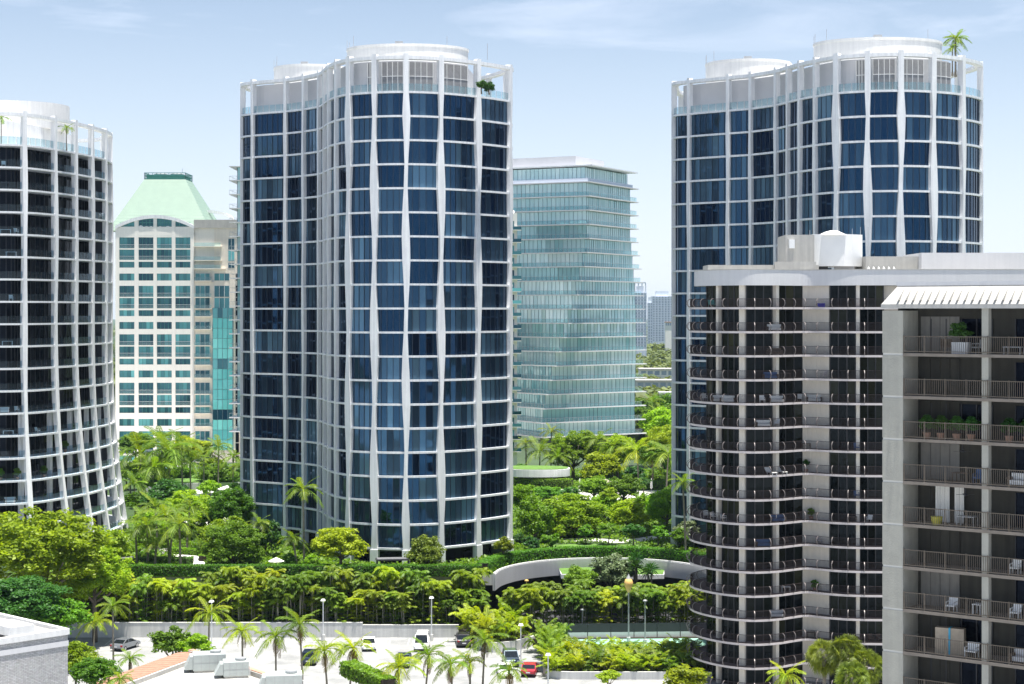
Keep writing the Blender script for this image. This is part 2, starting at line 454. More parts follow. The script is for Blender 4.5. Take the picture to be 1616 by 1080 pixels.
# white curved parapet wall of the ramp bay
def off_open(c, d):
    o = []
    for i in range(len(c)):
        a = c[max(i - 1, 0)]; e = c[min(i + 1, len(c) - 1)]
        t = Vector((e[0] - a[0], e[1] - a[1])).normalized()
        o.append((c[i][0] + t.y * d, c[i][1] - t.x * d))
    return o
w = MB(); w.strip(off_open(arc, 0.02), off_open(arc, 0.34), PZ - 2.3, PZ + 0.25, closed=False)
rw = w.build('curved_wall', [M['condo_grey']])
rb_ = MB(); ai = off_open(arc, 0.40)
for p, q in zip(ai, ai[1:]):
    for u in (0.0, .33, .67): rb_.box(p[0] + (q[0] - p[0]) * u - .05, p[0] + (q[0] - p[0]) * u + .05, p[1] + (q[1] - p[1]) * u - .06, p[1] + (q[1] - p[1]) * u + .08, PZ - 2.25, PZ + .1)
rbo = rb_.build('wall_rib', M['condo_grey'], rw); rbo['kind'] = 'stuff'
tag(rw, 'curved white parapet wall around the garage ramp below the hedge', 'wall')
for i in range(4, len(arc) - 3, 1):
    pass
# grass tray over the ramp
tr = [p for p in off_open(arc, 0.36) if 6.9 < p[0] < 23.4]
b = MB()
poly = [(23.0, 266.9), (16, 265.6)][::-1]
front = [(7.4, 267.2), (11.5, 266.5), (16, 266.3), (20.0, 266.5), (22.9, 267.0)]
b.prism(front + tr[::-1], PZ - 1.9, PZ - 1.25, 0)
b.prism([(p[0] * 0.985 + 0.23, p[1] + 0.25) for p in front] + [(p[0], p[1] - 0.02) for p in tr[::-1]], PZ - 1.24, PZ - 1.19, 1)
tag(b.build('planted_canopy', [M['white'], M['grass']]), 'crescent shaped white slab with lawn on top inside the ramp bay', 'canopy')
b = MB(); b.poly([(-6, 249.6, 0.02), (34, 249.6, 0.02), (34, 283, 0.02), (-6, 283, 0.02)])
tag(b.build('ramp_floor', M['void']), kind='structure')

# planting strip behind the parking lot wall
b = MB(); b.box(-150, -2.2, 249.9, 255.6, 0, 1.35)
tag(b.build('planting_bed', M['soil']), kind='structure')
b = MB(); b.prism([(1.0, 243.0), (90, 247.2), (90, 256.0), (1.0, 256.0)], 0, 1.0)
tag(b.build('planting_bed', M['soil']), kind='structure')

def wall_run(name, pts, h, t, m, label, z=0.0, cap=None):
    o = MB()
    inner = off_open(pts, -t / 2); outer = off_open(pts, t / 2)
    o.strip(inner, outer, z, z + h, 0, closed=False)
    ob = o.build(name, m)
    return tag(ob, label, 'wall')
bl = thing('bay_line', 'faint white painted bay lines on the parking lot floor', 'marking', (0, 0, 0.004))
for i in range(19):
    x = -56 + 2.6 * i
    b = MB(); b.box(x, x + .1, 243.8, 248.9, 0, 0.004); b.build('line', M['paint'], bl)
# rear retaining wall, stepping down once, in cast panels
rt = thing('retaining_wall', 'long pale concrete wall with one step along back of parking lot', 'wall', (0, 249.6, 0))
X0 = -66.0
while X0 < -8.0:
    X1 = min(X0 + 5.0, -7.5)
    b = MB(); hh = 2.05 if X1 < -17.2 else 1.72
    b.box(X0 + 0.012, X1 - 0.012, -0.16, 0.16, 0, hh); b.box(X0 + 0.012, X1 - 0.012, -0.2, 0.2, hh + 0.002, hh + 0.07)
    b.build('wall_panel', M['concrete'], rt)
    X0 = X1
wall_run('planter_wall', [(-7.4, 249.4), (-5.0, 242.6), (-2.5, 238.4), (0.2, 239.6), (3.0, 243.6)][1:], 1.35, 0.3, M['concrete'], 'pale angled planter wall right of the rear parking wall')
b = MB(); b.prism([(-7.0, 249.0), (-4.8, 242.8), (-2.5, 238.7), (0.2, 239.9), (3.0, 243.8), (1.0, 249.5)], 0, 1.2)
tag(b.build('planting_bed', M['soil']), kind='structure')
# planter of the palm hedge, rounded corner
pl = [(4.1, 236.0), (4.1, 224.2), (4.5, 222.4), (5.6, 221.5), (7.4, 221.2), (40, 221.2)]
wall_run('planter_wall', pl, 0.95, 0.3, M['concrete'], 'low white planter wall with rounded corner under the palm hedge')
b = MB(); b.prism([(4.3, 236.0), (4.3, 224.3), (4.7, 222.6), (5.7, 221.7), (7.5, 221.4), (40, 221.4), (40, 235.4)], 0, 0.72)
tag(b.build('planting_bed', M['soil']), kind='structure')
# round island planter in the lot
isl = [(WX(690, 205) + x, 205 + y) for x, y in [(0, 0), (1.2, -3.0), (4.5, -4.2), (9.5, -4.2), (12.0, -3.0), (12.8, 0)]]
wall_run('planter_wall', smooth_open(isl, 4), 1.0, 0.3, M['concrete'], 'low white curved planter wall around the palm island in the lot')
b = MB(); b.prism(off_open(smooth_open(isl, 4), -0.17) + [(WX(690, 205) + 12.5, 206.5), (WX(690, 205) + 0.3, 206.5)], 0, 0.8)
tag(b.build('planting_bed', M['soil']), kind='structure')
# sports court strip + fence
sheet('sports_court', [(6, 236.2), (60, 236.2), (60, 245.4), (6, 243.2)], 0.9, M['court'])
sheet('court_border', [(4.5, 235.5), (60, 235.5), (60, 246.4), (4.5, 244.0)], 0.88, M['concrete'])
ft = thing('windscreen_fence', 'dark mesh fence behind the green sports court', 'fence', (0, 0, 0))
fx = [4.0 + 3.2 * i for i in range(14)]
def fy(x): return 243.6 + (x - 4) * 0.055
for i, x in enumerate(fx):
    b = MB(); b.tube([(x, fy(x), 0.85), (x, fy(x), 3.0)], 0.05, 6); b.build('post', M['dark_metal'], ft)
    if i < len(fx) - 1:
        x2 = fx[i + 1]
        b = MB(); b.strip([(x + 0.06, fy(x)), (x2 - 0.06, fy(x2))], [(x + 0.06, fy(x) - 0.02), (x2 - 0.06, fy(x2) - 0.02)], 1.75, 2.95, closed=False)
        b.build('screen', M['dark_metal'], ft)
        b = MB(); b.strip([(x + 0.06, fy(x)), (x2 - 0.06, fy(x2))], [(x + 0.06, fy(x) - 0.02), (x2 - 0.06, fy(x2) - 0.02)], 0.95, 1.72, closed=False)
        b.build('lower_panel', M['condo_grey'], ft)

# garden paths and lawns (thin sheets on the podium)
sheet('garden_path', smooth_open([(-48.0, 259.5), (-49.6, 266), (-51.6, 274), (-55, 280.5), (-62, 282)], 4) + smooth_open([(-62, 286.5), (-53, 286), (-49.0, 278), (-46.6, 269.5), (-44.4, 259.5)], 4), PZ + 0.006, M['path'])
sheet('garden_path', smooth_open([(-1, 300), (6, 298.5), (13, 300.5), (18, 297.5), (24, 303), (30, 311)], 4) + smooth_open([(33, 309.0), (26, 299.5), (18, 293.6), (13, 296.0), (6, 294.4), (-1, 295.6)], 4), PZ + 0.006, M['path'])
sheet('lawn', [(-66, 334), (-38, 330), (-38, 372), (-66, 376)], PZ + 0.006, M['grass'])
sheet('lawn', smooth_open([(6, 286), (13, 284.5), (19, 287), (24, 292)], 4) + smooth_open([(18, 291.5), (12, 292.5), (6, 291)], 4), PZ + 0.006, M['grass'])
sheet('garden_terrace', [(8, 362), (44, 358), (44, 378), (8, 382)], PZ + 0.006, M['path'])
sheet('garden_terrace', [(-66, 318), (-44, 316), (-44, 330), (-66, 332)], PZ + 0.006, M['path'])

# ---------------------------------------------------------------- curved glass towers
class Plan:
    """closed smooth plan through column points, counter-clockwise"""
    def __init__(s, pts): s.p = [Vector(q) for q in pts]; s.n = len(pts)
    def ev(s, i, u):
        n = s.n; a, b_, c, d = s.p[(i - 1) % n], s.p[i % n], s.p[(i + 1) % n], s.p[(i + 2) % n]
        pos = 0.5 * (2 * b_ + (c - a) * u + (2 * a - 5 * b_ + 4 * c - d) * u * u + (-a + 3 * b_ - 3 * c + d) * u ** 3)
        tan = 0.5 * ((c - a) + 2 * (2 * a - 5 * b_ + 4 * c - d) * u + 3 * (-a + 3 * b_ - 3 * c + d) * u * u)
        t = tan.normalized()
        return pos, t, Vector((t.y, -t.x))
    def off(s, d, seg=6, rng=None):
        out = []
        for i in (range(s.n) if rng is None else rng):
            for k in range(seg):
                p, t, nn = s.ev(i, k / seg); out.append(p + nn * d)
        if rng is not None:
            p, t, nn = s.ev(rng[-1], 1.0); out.append(p + nn * d)
        return out
    def bay_len(s, i):
        q = [s.ev(i, k / 8)[0] for k in range(9)]
        return sum((q[k + 1] - q[k]).length for k in range(8))

def face_attr(me, vals):
    a = me.attributes.new('pane', 'FLOAT', 'FACE')
    a.data.foreach_set('value', vals)

def glazing_mesh(pts, z0, z1, mats, rng, mull=0.07, proud=0.09, tilt=0.02, hbar=None):
    """flat panes between successive plan points, each very slightly out of true, with mullions and rails"""
    m = MB(); vals = []
    for k in range(len(pts) - 1):
        a, c = pts[k], pts[k + 1]
        t = (c - a).normalized(); nn = Vector((t.y, -t.x))
        j = [rng.uniform(-tilt, tilt) for _ in range(3)]
        m.poly([(*(a + nn * j[0]), z0), (*(c + nn * j[1]), z0), (*(c + nn * (j[1] + j[2])), z1), (*(a + nn * (j[0] + j[2])), z1)], 0)
        vals.append(rng.random())
    for k in range(len(pts)):
        a = pts[k]
        t = (pts[min(k + 1, len(pts) - 1)] - pts[max(k - 1, 0)]).normalized(); nn = Vector((t.y, -t.x))
        h = t * mull / 2
        q = [a - h - nn * 0.05, a - h + nn * proud, a + h + nn * proud, a + h - nn * 0.05]
        q = [q[1], q[2], q[3], q[0]]
        n0 = len(m.f); m.prism([(p.x, p.y) for p in q], z0, z1, 1, cap=False); vals += [0.0] * (len(m.f) - n0)
    if hbar:
        for zz in hbar:
            for k in range(len(pts) - 1):
                a, c = pts[k], pts[k + 1]
                t = (c - a).normalized(); nn = Vector((t.y, -t.x))
                n0 = len(m.f)
                m.hexa([(*(a + nn * proud * .9), zz), (*(c + nn * proud * .9), zz), (*(c - nn * .02), zz), (*(a - nn * .02), zz),
                        (*(a + nn * proud * .9), zz + .07), (*(c + nn * proud * .9), zz + .07), (*(c - nn * .02), zz + .07), (*(a - nn * .02), zz + .07)], 1)
                vals += [0.0] * (len(m.f) - n0)
    me = m.mesh(mats); face_attr(me, vals)
    return me

def balustrade(parent, plan, i, z, off, rng, h=1.15, mg='bal_glass', name='balustrade'):
    L = plan.bay_len(i); n = max(2, round(L / 1.25)); m = MB()
    for k in range(n):
        a, t, nn = plan.ev(i, (k + 0.05) / n); c, t2, nn2 = plan.ev(i, (k + 0.95) / n)
        p, q = a + nn * off, c + nn2 * off
        m.poly([(*p, z), (*q, z), (*q, z + h), (*p, z + h)], 0)
        m.bar((*p, z), (*p, z + h), 0.04, m=1)
    return m.build(name, [M[mg], M['dark_metal'] if mg == 'bal_dark' else M['grey_metal']], parent)

def curved_tower(name, label, front, back, zb, ztop, nfl, seed, drums, open_from, roof_h=5.3):
    rng = random.Random(seed)
    pl = Plan(front + back); nf = len(front)
    T = thing(name, label, 'tower', (0, 0, 0))
    fh = (ztop - zb) / nfl
    zs = [zb + fh * k for k in range(nfl + 1)]
    # slab rings, one per floor, sharing a mesh
    m = MB(); m.strip(pl.off(-0.7), pl.off(0.26), -0.30, 0.0)
    ring = m.mesh(M['white_slab'])
    for z in zs: link('floor_slab', ring, T, (0, 0, z))
    m = MB(); m.strip(pl.off(-0.75), pl.off(0.40), -0.5, 0.0)
    m.build('parapet_beam', M['white'], T, (0, 0, ztop + roof_h))
    # windows: bay by bay, floor by floor
    for i in range(nf - 1):
        L = pl.bay_len(i); n = max(2, round(L / 1.02))
        var = []
        for v in range(3):
            pts = [pl.ev(i, k / n)[0] - pl.ev(i, k / n)[2] * 0.15 for k in range(n + 1)]
            var.append(glazing_mesh(pts, 0.0, fh - 0.30, [M['blue_glass'], M['mullion']], rng, 0.07, 0.08, 0.03))
        for k in range(nfl):
            link('window', rng.choice(var), T, (0, 0, zs[k]))
    # rear curtain wall and the side return
    m = MB(); pts = pl.off(-0.15, 4, list(range(nf - 1, pl.n)))
    for a, c in zip(pts, pts[1:]): m.poly([(*a, zb), (*c, zb), (*c, ztop), (*a, ztop)])
    me = m.mesh(M['blue_glass']); face_attr(me, [rng.random() for _ in m.f]); link('rear_glazing', me, T)
    # columns: width swells and shrinks over six floors, neighbours in opposite phase
    for i in range(pl.n):
        p, t, nn = pl.ev(i, 0.0)
        wide = 0.90 if (nf - 6) <= i < nf else 0.56
        amp = 0.42 if (nf - 6) <= i < nf else 0.20
        m = MB(); rows = []
        lv = zs + [ztop + roof_h + 0.35]
        for k, z in enumerate(lv):
            ph = 2 * math.pi * (k + 1.5) / 6.0 + (i % 2) * math.pi + 0.6 * math.sin(i * 1.7)
            wv = wide * (1 + amp * math.sin(ph)); sh = 0.10 * math.cos(ph) * wide
            if k >= nfl: wv = wide * 0.9; sh = 0
            if k == 0: wv = wide * 1.1
            rows.append([p + t * (sh - wv / 2) + nn * 0.44, p + t * (sh + wv / 2) + nn * 0.44, p + t * (sh + wv / 2) - nn * 0.45, p + t * (sh - wv / 2) - nn * 0.45])
        zz = [z + (-0.3 if k == 0 else 0.003) for k, z in enumerate(lv)]
        n0 = 0
        for k, r in enumerate(rows): m.v += [(*q, zz[k]) for q in r]
        for k in range(len(rows) - 1):
            for j in range(4):
                j2 = (j + 1) % 4
                m.f.append((4 * k + j, 4 * k + j2, 4 * k + 4 + j2, 4 * k + 4 + j)); m.m.append(0)
        e = 4 * (len(rows) - 1); m.f.append((e, e + 1, e + 2, e + 3)); m.m.append(0)
        m.build('column', M['white'], T)
    # legs below the lowest slab down to the garden, and a recessed lobby
    # terrace level: floor, glass balustrades, set-back walls, louvres
    m = MB(); m.prism([tuple(q) for q in pl.off(-0.5)], -0.2, 0.01); m.build('terrace_floor', M['roofing'], T, (0, 0, ztop))
    m = MB(); m.prism([tuple(q) for q in pl.off(-0.8)], 0, 0.25); m.build('lobby_ceiling', M['ceiling'], T, (0, 0, zb - 0.62))
    for i in range(nf - 1): balustrade(T, pl, i, ztop, 0.05, rng)
    inner = []
    for i in range(open_from):
        for k in range(6): 
            p, t, nn = pl.ev(i, k / 6); inner.append(p - nn * 1.5)
    wb = []
    for i in range(nf + 1, pl.n):
        for k in range(6):
            p, t, nn = pl.ev(i, k / 6); wb.append(p - nn * 2.2)
    m = MB(); m.prism([tuple(q) for q in inner + wb], ztop + 0.02, ztop + roof_h - 0.52, 0, 1)
    m.build('penthouse_wall', [M['terrace_wall'], M['roofing']], T)
    for i in range(nf - 6, open_from):
        u0, u1 = (0.12, 0.9) if i != nf - 6 else (0.55, 0.95)
        m = MB()
        A = [pl.ev(i, u0 + (u1 - u0) * k / 4) for k in range(5)]
        P = [a[0] - a[2] * 1.42 for a in A]
        for a, c in zip(P, P[1:]): m.poly([(*a, ztop + 0.3), (*c, ztop + 0.3), (*c, ztop + roof_h - 0.7), (*a, ztop + roof_h - 0.7)], 0)
        for a in P: m.bar((*a, ztop + .3), (*a, ztop + roof_h - .7), 0.09, m=1)
        for f_ in (0.5,):
            for a, c in zip(P, P[1:]): m.bar((*a, ztop + 0.3 + (roof_h - 1) * f_), (*c, ztop + 0.3 + (roof_h - 1) * f_), 0.09, m=1)
        m.build('louver_screen', [M['louver'], M['white_metal']], T)
    for c in drums:
        q = smooth_closed(c['pts'])
        m = MB(); z0 = ztop + roof_h - 0.5
        m.prism(q, z0, z0 + c['h']); m.strip([(x * 1.0, y) for x, y in q], scale_poly(q, 1.012), z0 + c['h'] - 0.35, z0 + c['h'] + 0.02)
        m.build('roof_drum', M['drum'], T)
    for (x, y, h) in [(drums[0]['pts'][0][0] + 3, drums[0]['pts'][0][1] + 4, 1.6), (drums[1]['pts'][0][0] + 6, drums[1]['pts'][0][1] + 5, 0.9)]:
        m = MB(); zz = ztop + roof_h - 0.5 + drums[0]['h']; m.tube([(x, y, zz - 1), (x, y, zz + h)], 0.04, 5); m.build('antenna', M['grey_metal'], T)
    for i_, c in enumerate(drums):
        q = smooth_closed(c['pts']); zz = ztop + roof_h - .5 + c['h']
        for j in (28, 31, 35, 52)[:4 - i_]:
            m = MB(); m.tube([(q[j][0], q[j][1], zz - .2), (q[j][0], q[j][1], zz + 1.1 + .3 * (j % 3))], .035, 5); m.build('antenna', M['grey_metal'], T)
        m = MB(); m.box(q[44][0] - .6, q[44][0] + .6, q[44][1] + 1.2, q[44][1] + 2.2, zz, zz + .55); m.build('vent_box', M['grey_metal'], T)
    return T, pl, zs

def smooth_closed(p, n=6):
    pl = Plan(p); return [tuple(pl.ev(i, k / n)[0]) for i in range(pl.n) for k in range(n)]
def scale_poly(p, s):
    cx = sum(q[0] for q in p) / len(p); cy_ = sum(q[1] for q in p) / len(p)
    return [(cx + (q[0] - cx) * s, cy_ + (q[1] - cy_) * s) for q in p]

def front_from_photo(cols, Yref, href):
    out = []
    for px, h in cols:
        Y = Yref * href / h
        out.append((WX(px, Y), Y))
    return out

# middle tower
cf = front_from_photo([(383.3, 307), (400, 311), (451.7, 315), (480.7, 318.5), (505, 323), (513.5, 328), (520.5, 333), (532.3, 338), (551.7, 342), (591.7, 345), (640.7, 346), (695, 344), (753.3, 338.5), (803.3, 331)], 268, 346)
cb = [(-0.9, 283.8), (-3.8, 290.6), (-8.0, 296.0), (-14.0, 301.0), (-19.0, 307.0), (-24.0, 313.5), (-31.0, 317.5), (-38.5, 316.5), (-44.0, 311.5)]
ztop_c = HC + 346 * 268 / F
def ell(cx, cy, rx, ry, n=10, e=1.0):
    return [(cx + rx * math.cos(2 * math.pi * k / n), cy + ry * math.sin(2 * math.pi * k / n)) for k in range(n)]
TC, plC, zsC = curved_tower('curved_glass_tower', 'central tall curved tower of dark blue glass with white wedge shaped columns', cf, cb, PZ + 2.6, ztop_c, 19, 3,
    [dict(pts=ell(WX(643, 281), 281.5, 9.6, 6.8), h=3.4), dict(pts=ell(WX(492, 303), 303, 6.4, 6.4), h=3.3)], 12)
# right tower
rf = front_from_photo([(1064, 307), (1088.6, 311), (1150, 316.4), (1186, 319.5), (1226, 325.3), (1245, 330), (1263.6, 334.5), (1287.8, 339), (1320.8, 344), (1369.8, 347), (1421, 348), (1471.7, 346.3), (1517.6, 341.6), (1546.8, 333)], 256, 348)
rb = [(69.6, 277.0), (67.0, 285), (61.0, 291.0), (54.0, 295), (48.0, 301.0), (42.0, 306.0), (35.0, 307.5), (29.0, 304.0)]
ztop_r = HC + 348 * 256 / F
TR, plR, zsR = curved_tower('curved_glass_tower', 'tall curved blue glass tower on the right with a palm tree on its roof', rf, rb, PZ + 1.6, ztop_r, 19, 8,
    [dict(pts=ell(WX(1386, 270), 270.5, 9.7, 6.8), h=4.0), dict(pts=ell(WX(1181, 292), 292, 7.0, 6.6), h=3.9)], 12)

def lobby(T, pl, nf, zb, name='lobby'):
    """ground level under the lowest slab: recessed dark glass lobby and plain columns"""
    m = MB(); pts = pl.off(-3.2, 4)
    for a, c in zip(pts, pts[1:] + pts[:1]): m.poly([(*a, PZ), (*c, PZ), (*c, zb - 0.36), (*a, zb - 0.36)])
    me = m.mesh(M['black_glass']); face_attr(me, [random.random() for _ in m.f]); link(name, me, T)
    for i in range(0, pl.n):
        p, t, nn = pl.ev(i, 0.0); m = MB()
        w_ = 0.6
        m.prism([tuple(q) for q in (p - t * w_ + nn * .55, p + t * w_ + nn * .55, p + t * w_ - nn * .4, p - t * w_ - nn * .4)], PZ - 0.2, zb - 0.3)
        m.build('leg', M['white'], T)
lobby(TC, plC, 14, PZ + 2.6)
lobby(TR, plR, 14, PZ + 1.6)

# ---------------------------------------------------------------- left tower with open balconies and flaring columns
lf = [(-104, 284.0), (-98.5, 278.5), (-92.5, 275.0), (-86.6, 273.3), (-80.6, 273.2), (-74.9, 275.4), (-71.9, 282.0), (-70.2, 288.2), (-69.0, 294.6), (-68.3, 301.2)]
lf = [(x - .9, y) for x, y in lf]
lb = [(-69.9, 308.5), (-72.5, 314.5), (-79, 318), (-87, 318), (-95, 314), (-101, 307), (-105, 299), (-106.5, 291)]
NFL, FHL = 18, 3.46
ZTL = HC + 261 * 275.4 / F
zsL = [ZTL - FHL * (NFL - k) for k in range(NFL + 1)]
def flare(z):
    t = max(0.0, (ZTL - 22 - z) / (ZTL - 22 - PZ))
    return 2.7 * t ** 2.3 + 0.15 * math.sin((ZTL - z) / 9.0)
def plan_at(z):
    base = Plan(lf + lb); d = flare(z)
    lean = [0] * 4 + [0.05, 0.1, 0.35, 0.75, 0.4, 0] + [0] * len(lb)
    out = []
    tt = max(0.0, (ZTL - 22 - z) / (ZTL - 22 - PZ)) ** 1.8
    for i in range(base.n):
        p, t, nn = base.ev(i, 0.0)
        out.append(p + nn * d - t * 0 + Vector((1.0, -0.6)) * lean[i] * tt)
    return Plan(out)
TL = thing('balcony_tower', 'white tower with deep dark balconies and columns flaring out at the foot', 'tower')
base_plan = Plan(lf + lb); rngL = random.Random(5)
plans = [plan_at(z) for z in zsL]
for k, z in enumerate(zsL):
    p = plans[k]; m = MB()
    o = p.off(0.30); m.strip(base_plan.off(-4.6), o, -0.28, 0.0)
    m.build('floor_slab', M['white_slab'], TL, (0, 0, z))
m = MB(); m.strip(plans[-1].off(-0.75), plans[-1].off(0.40), -0.5, 0.0); m.build('parapet_beam', M['white'], TL, (0, 0, ZTL + 4.9))
for i in range(len(lf) - 1):
    n = max(3, round(base_plan.bay_len(i) / 1.3))
    pts = [base_plan.ev(i, k / n)[0] - base_plan.ev(i, k / n)[2] * 2.7 for k in range(n + 1)]
    me = glazing_mesh(pts, 0, FHL - 0.28, [M['black_glass'], M['dark_metal']], rngL, 0.08, 0.08)
    for k in range(NFL):
        link('window', me, TL, (0, 0, zsL[k]))
        balustrade(TL, plans[k], i, zsL[k] + 0.01, 0.12, rngL, 1.1, 'bal_dark')
    balustrade(TL, plans[-1], i, ZTL + 0.01, 0.1, rngL, 1.2)
m = MB(); pts = base_plan.off(-2.7, 4, list(range(len(lf) - 1, base_plan.n)))
for a, c in zip(pts, pts[1:]): m.poly([(*a, zsL[0]), (*c, zsL[0]), (*c, ZTL), (*a, ZTL)])
me = m.mesh(M['black_glass']); face_attr(me, [0.1] * len(m.f)); link('rear_glazing', me, TL)
for i in (8, 9, 10, 11):
    p, t, nn = base_plan.ev(i, 0.5 if i > 8 else 0.98); m = MB()
    a, c = p - nn * 2.75, p - nn * .25
    m.prism([tuple(q) for q in (a - t * .06, c - t * .06, c + t * .06, a + t * .06)][::-1], zsL[0], ZTL - .3); m.build('balcony_divider', M['divider'], TL)
lv = [PZ] + zsL + [ZTL + 5.2]
for i in range(base_plan.n):
    m = MB()
    for k, z in enumerate(lv):
        pp = plan_at(min(z, ZTL)); p, t, nn = pp.ev(i, 0.0)
        wv = 0.70 * (1 + 0.22 * math.sin(2 * math.pi * k / 7 + i * 2.2))
        tk = 0.15
        m.v += [(*q, z + 0.004) for q in (p - t * wv / 2 + nn * 0.45, p + t * wv / 2 + nn * 0.45, p + t * wv / 2 - nn * 0.4, p - t * wv / 2 - nn * 0.4)]
    for k in range(len(lv) - 1):
        for j in range(4):
            j2 = (j + 1) % 4; m.f.append((4 * k + j, 4 * k + j2, 4 * k + 4 + j2, 4 * k + 4 + j)); m.m.append(0)
    e = 4 * (len(lv) - 1); m.f.append((e, e + 1, e + 2, e + 3)); m.m.append(0)
    m.build('column', M['white'], TL)
    p, t, nn = base_plan.ev(i, 0.0); m = MB()
    m.prism([tuple(q) for q in (p - t * .36 - nn * .5, p + t * .36 - nn * .5, p + t * .36 - nn * 1.1, p - t * .36 - nn * 1.1)][::-1], PZ, zsL[6] - 0.3)
    m.build('inner_column', M['white'], TL)
m = MB(); m.prism([tuple(q) for q in base_plan.off(-0.5)], -0.2, 0.012); m.build('terrace_floor', M['roofing'], TL, (0, 0, ZTL))
m = MB(); m.prism([tuple(q) for q in scale_poly([tuple(v) for v in base_plan.off(-4.5)], 0.86)], ZTL, ZTL + 4.3); m.build('penthouse_wall', M['white'], TL)
q = ell(-84.5, 296, 10.5, 9); m = MB(); m.prism(smooth_closed(q), ZTL + 4.2, ZTL + 8.4); m.build('roof_drum', M['drum'], TL)

# ---------------------------------------------------------------- twisted aqua glass tower
YT = 455.0
TT = thing('twisted_glass_tower', 'pale aqua glass tower with thin slabs that twists towards its foot', 'tower', (WX(926, YT) - 11.5, YT + 21.5, 0))
FT, NT = 3.62, 18
zT = HC + 203 * YT / F
HA, HB = 20.0, 14.0                       # half sides of the glass box
rT = random.Random(11)
def twist(k):                              # k floors down from the top
    a0, a1 = -27.0, -60.0
    t = min(1.0, max(0.0, (k - 4) / 13.0))
    return R(a0 + (a1 - a0) * (t * t * (3 - 2 * t) * 0.4 + t * 0.6))
corner = [Vector((-HA, -HB)), Vector((HA, -HB)), Vector((HA, HB)), Vector((-HA, HB))]
side_mesh = []
for s in range(4):
    a, c = corner[s], corner[(s + 1) % 4]; n = round((c - a).length / 1.25)
    side_mesh.append([glazing_mesh([a + (c - a) * k / n for k in range(n + 1)], 0, FT - 0.24, [M['aqua_glass'], M['aqua_mull']], rT, 0.07, 0.06) for _ in range(3)])
ov = 1.5
m = MB(); m.prism([(-HA - ov, -HB - ov), (HA + ov, -HB - ov), (HA + ov, HB + ov + 1.2), (-HA - ov, HB + ov + 1.2)], -0.24, 0)
slabT = m.mesh(M['condo_grey'])
def railing_side(s, o):
    a, c = corner[s], corner[(s + 1) % 4]; t = (c - a).normalized(); nn = Vector((t.y, -t.x))
    a2, c2 = a - t * o + nn * o, c + t * o + nn * o
    m = MB(); n = round((c2 - a2).length / 1.4)
    for k in range(n):
        p, q = a2 + (c2 - a2) * (k + .02) / n, a2 + (c2 - a2) * (k + .98) / n
        m.poly([(*p, 0), (*q, 0), (*q, 1.05), (*p, 1.05)], 0); m.bar((*p, 0), (*p, 1.05), 0.05, m=1)
    m.bar((*a2, 1.07), (*c2, 1.07), 0.05, m=1)
    return m.mesh([M['aqua_rail'], M['grey_metal']])
rails = [railing_side(s, ov - 0.1) for s in range(4)]
for k in range(NT + 1):
    ang = twist(k); z = zT - FT * k
    xo = .18 * max(0, k - 4)
    link('floor_slab', slabT, TT, (xo, 0, z), (0, 0, ang))
    if k > 0:
        for s in range(4):
            link('window_wall', rT.choice(side_mesh[s]), TT, (xo, 0, z), (0, 0, ang))
            if s < 2: link('balcony_railing', rails[s], TT, (xo, 0, z), (0, 0, ang))
ang = twist(0)
for s in range(4): link('window_wall', side_mesh[s][0], TT, (0, 0, zT + 0.9), (0, 0, ang), (0.97, 0.97, 0.85))
m = MB(); m.box(-HA - .6, HA + .6, -HB - .6, HB + .6, 0.003, 0.9); link('parapet_band', m.mesh(M['far_a']), TT, (0, 0, zT), (0, 0, ang))
m = MB(); m.prism([(-HA - .8, -HB - .8), (HA + 1.9, -HB - .8), (HA + 1.9, HB + 1), (-HA - .8, HB + 1)], 0, 0.3); link('roof_slab', m.mesh(M['white_slab']), TT, (0, 0, zT + 4.0), (0, 0, ang))
m = MB(); m.box(-9, 15.5, -11, 7, 0, 2.7); link('plant_room', m.mesh(M['terrace_wall']), TT, (0, 0, zT + 4.3), (0, 0, ang))

# sister tower: only its balconies show left of the central tower
T2 = thing('twisted_glass_tower', 'slim glass tower edge with projecting balconies behind left side of central tower', 'tower', (WX(415, 470), 470, 0))
for k in range(20):
    z = WZ(267, 470) - FT * k
    m = MB(); m.box(-7.4, 14, -10, 10, -0.24, 0); link('floor_slab', m.mesh(M['condo_grey']), T2, (0, 0, z))
    if k: 
        me = glazing_mesh([Vector((-5.4, 8)), Vector((-5.4, -8.6)), Vector((-1, -8.6)), Vector((3, -8.6)), Vector((8, -8.6)), Vector((13, -8.6))], 0, FT - .24, [M['aqua_glass'], M['aqua_mull']], rT)
        link('window_wall', me, T2, (0, 0, z))
        m = MB(); m.bar((-7.3, -9.9, 1.0), (-1, -9.9, 1.0), 0.06); m.bar((-7.3, -9.9, 1.0), (-7.3, 9.9, 1.0), 0.06)
        for q in range(8): m.bar((-7.3 + q * .9, -9.9, 0), (-7.3 + q * .9, -9.9, 1), 0.05)
        link('balcony_railing', m.mesh(M['grey_metal']), T2, (0, 0, z))

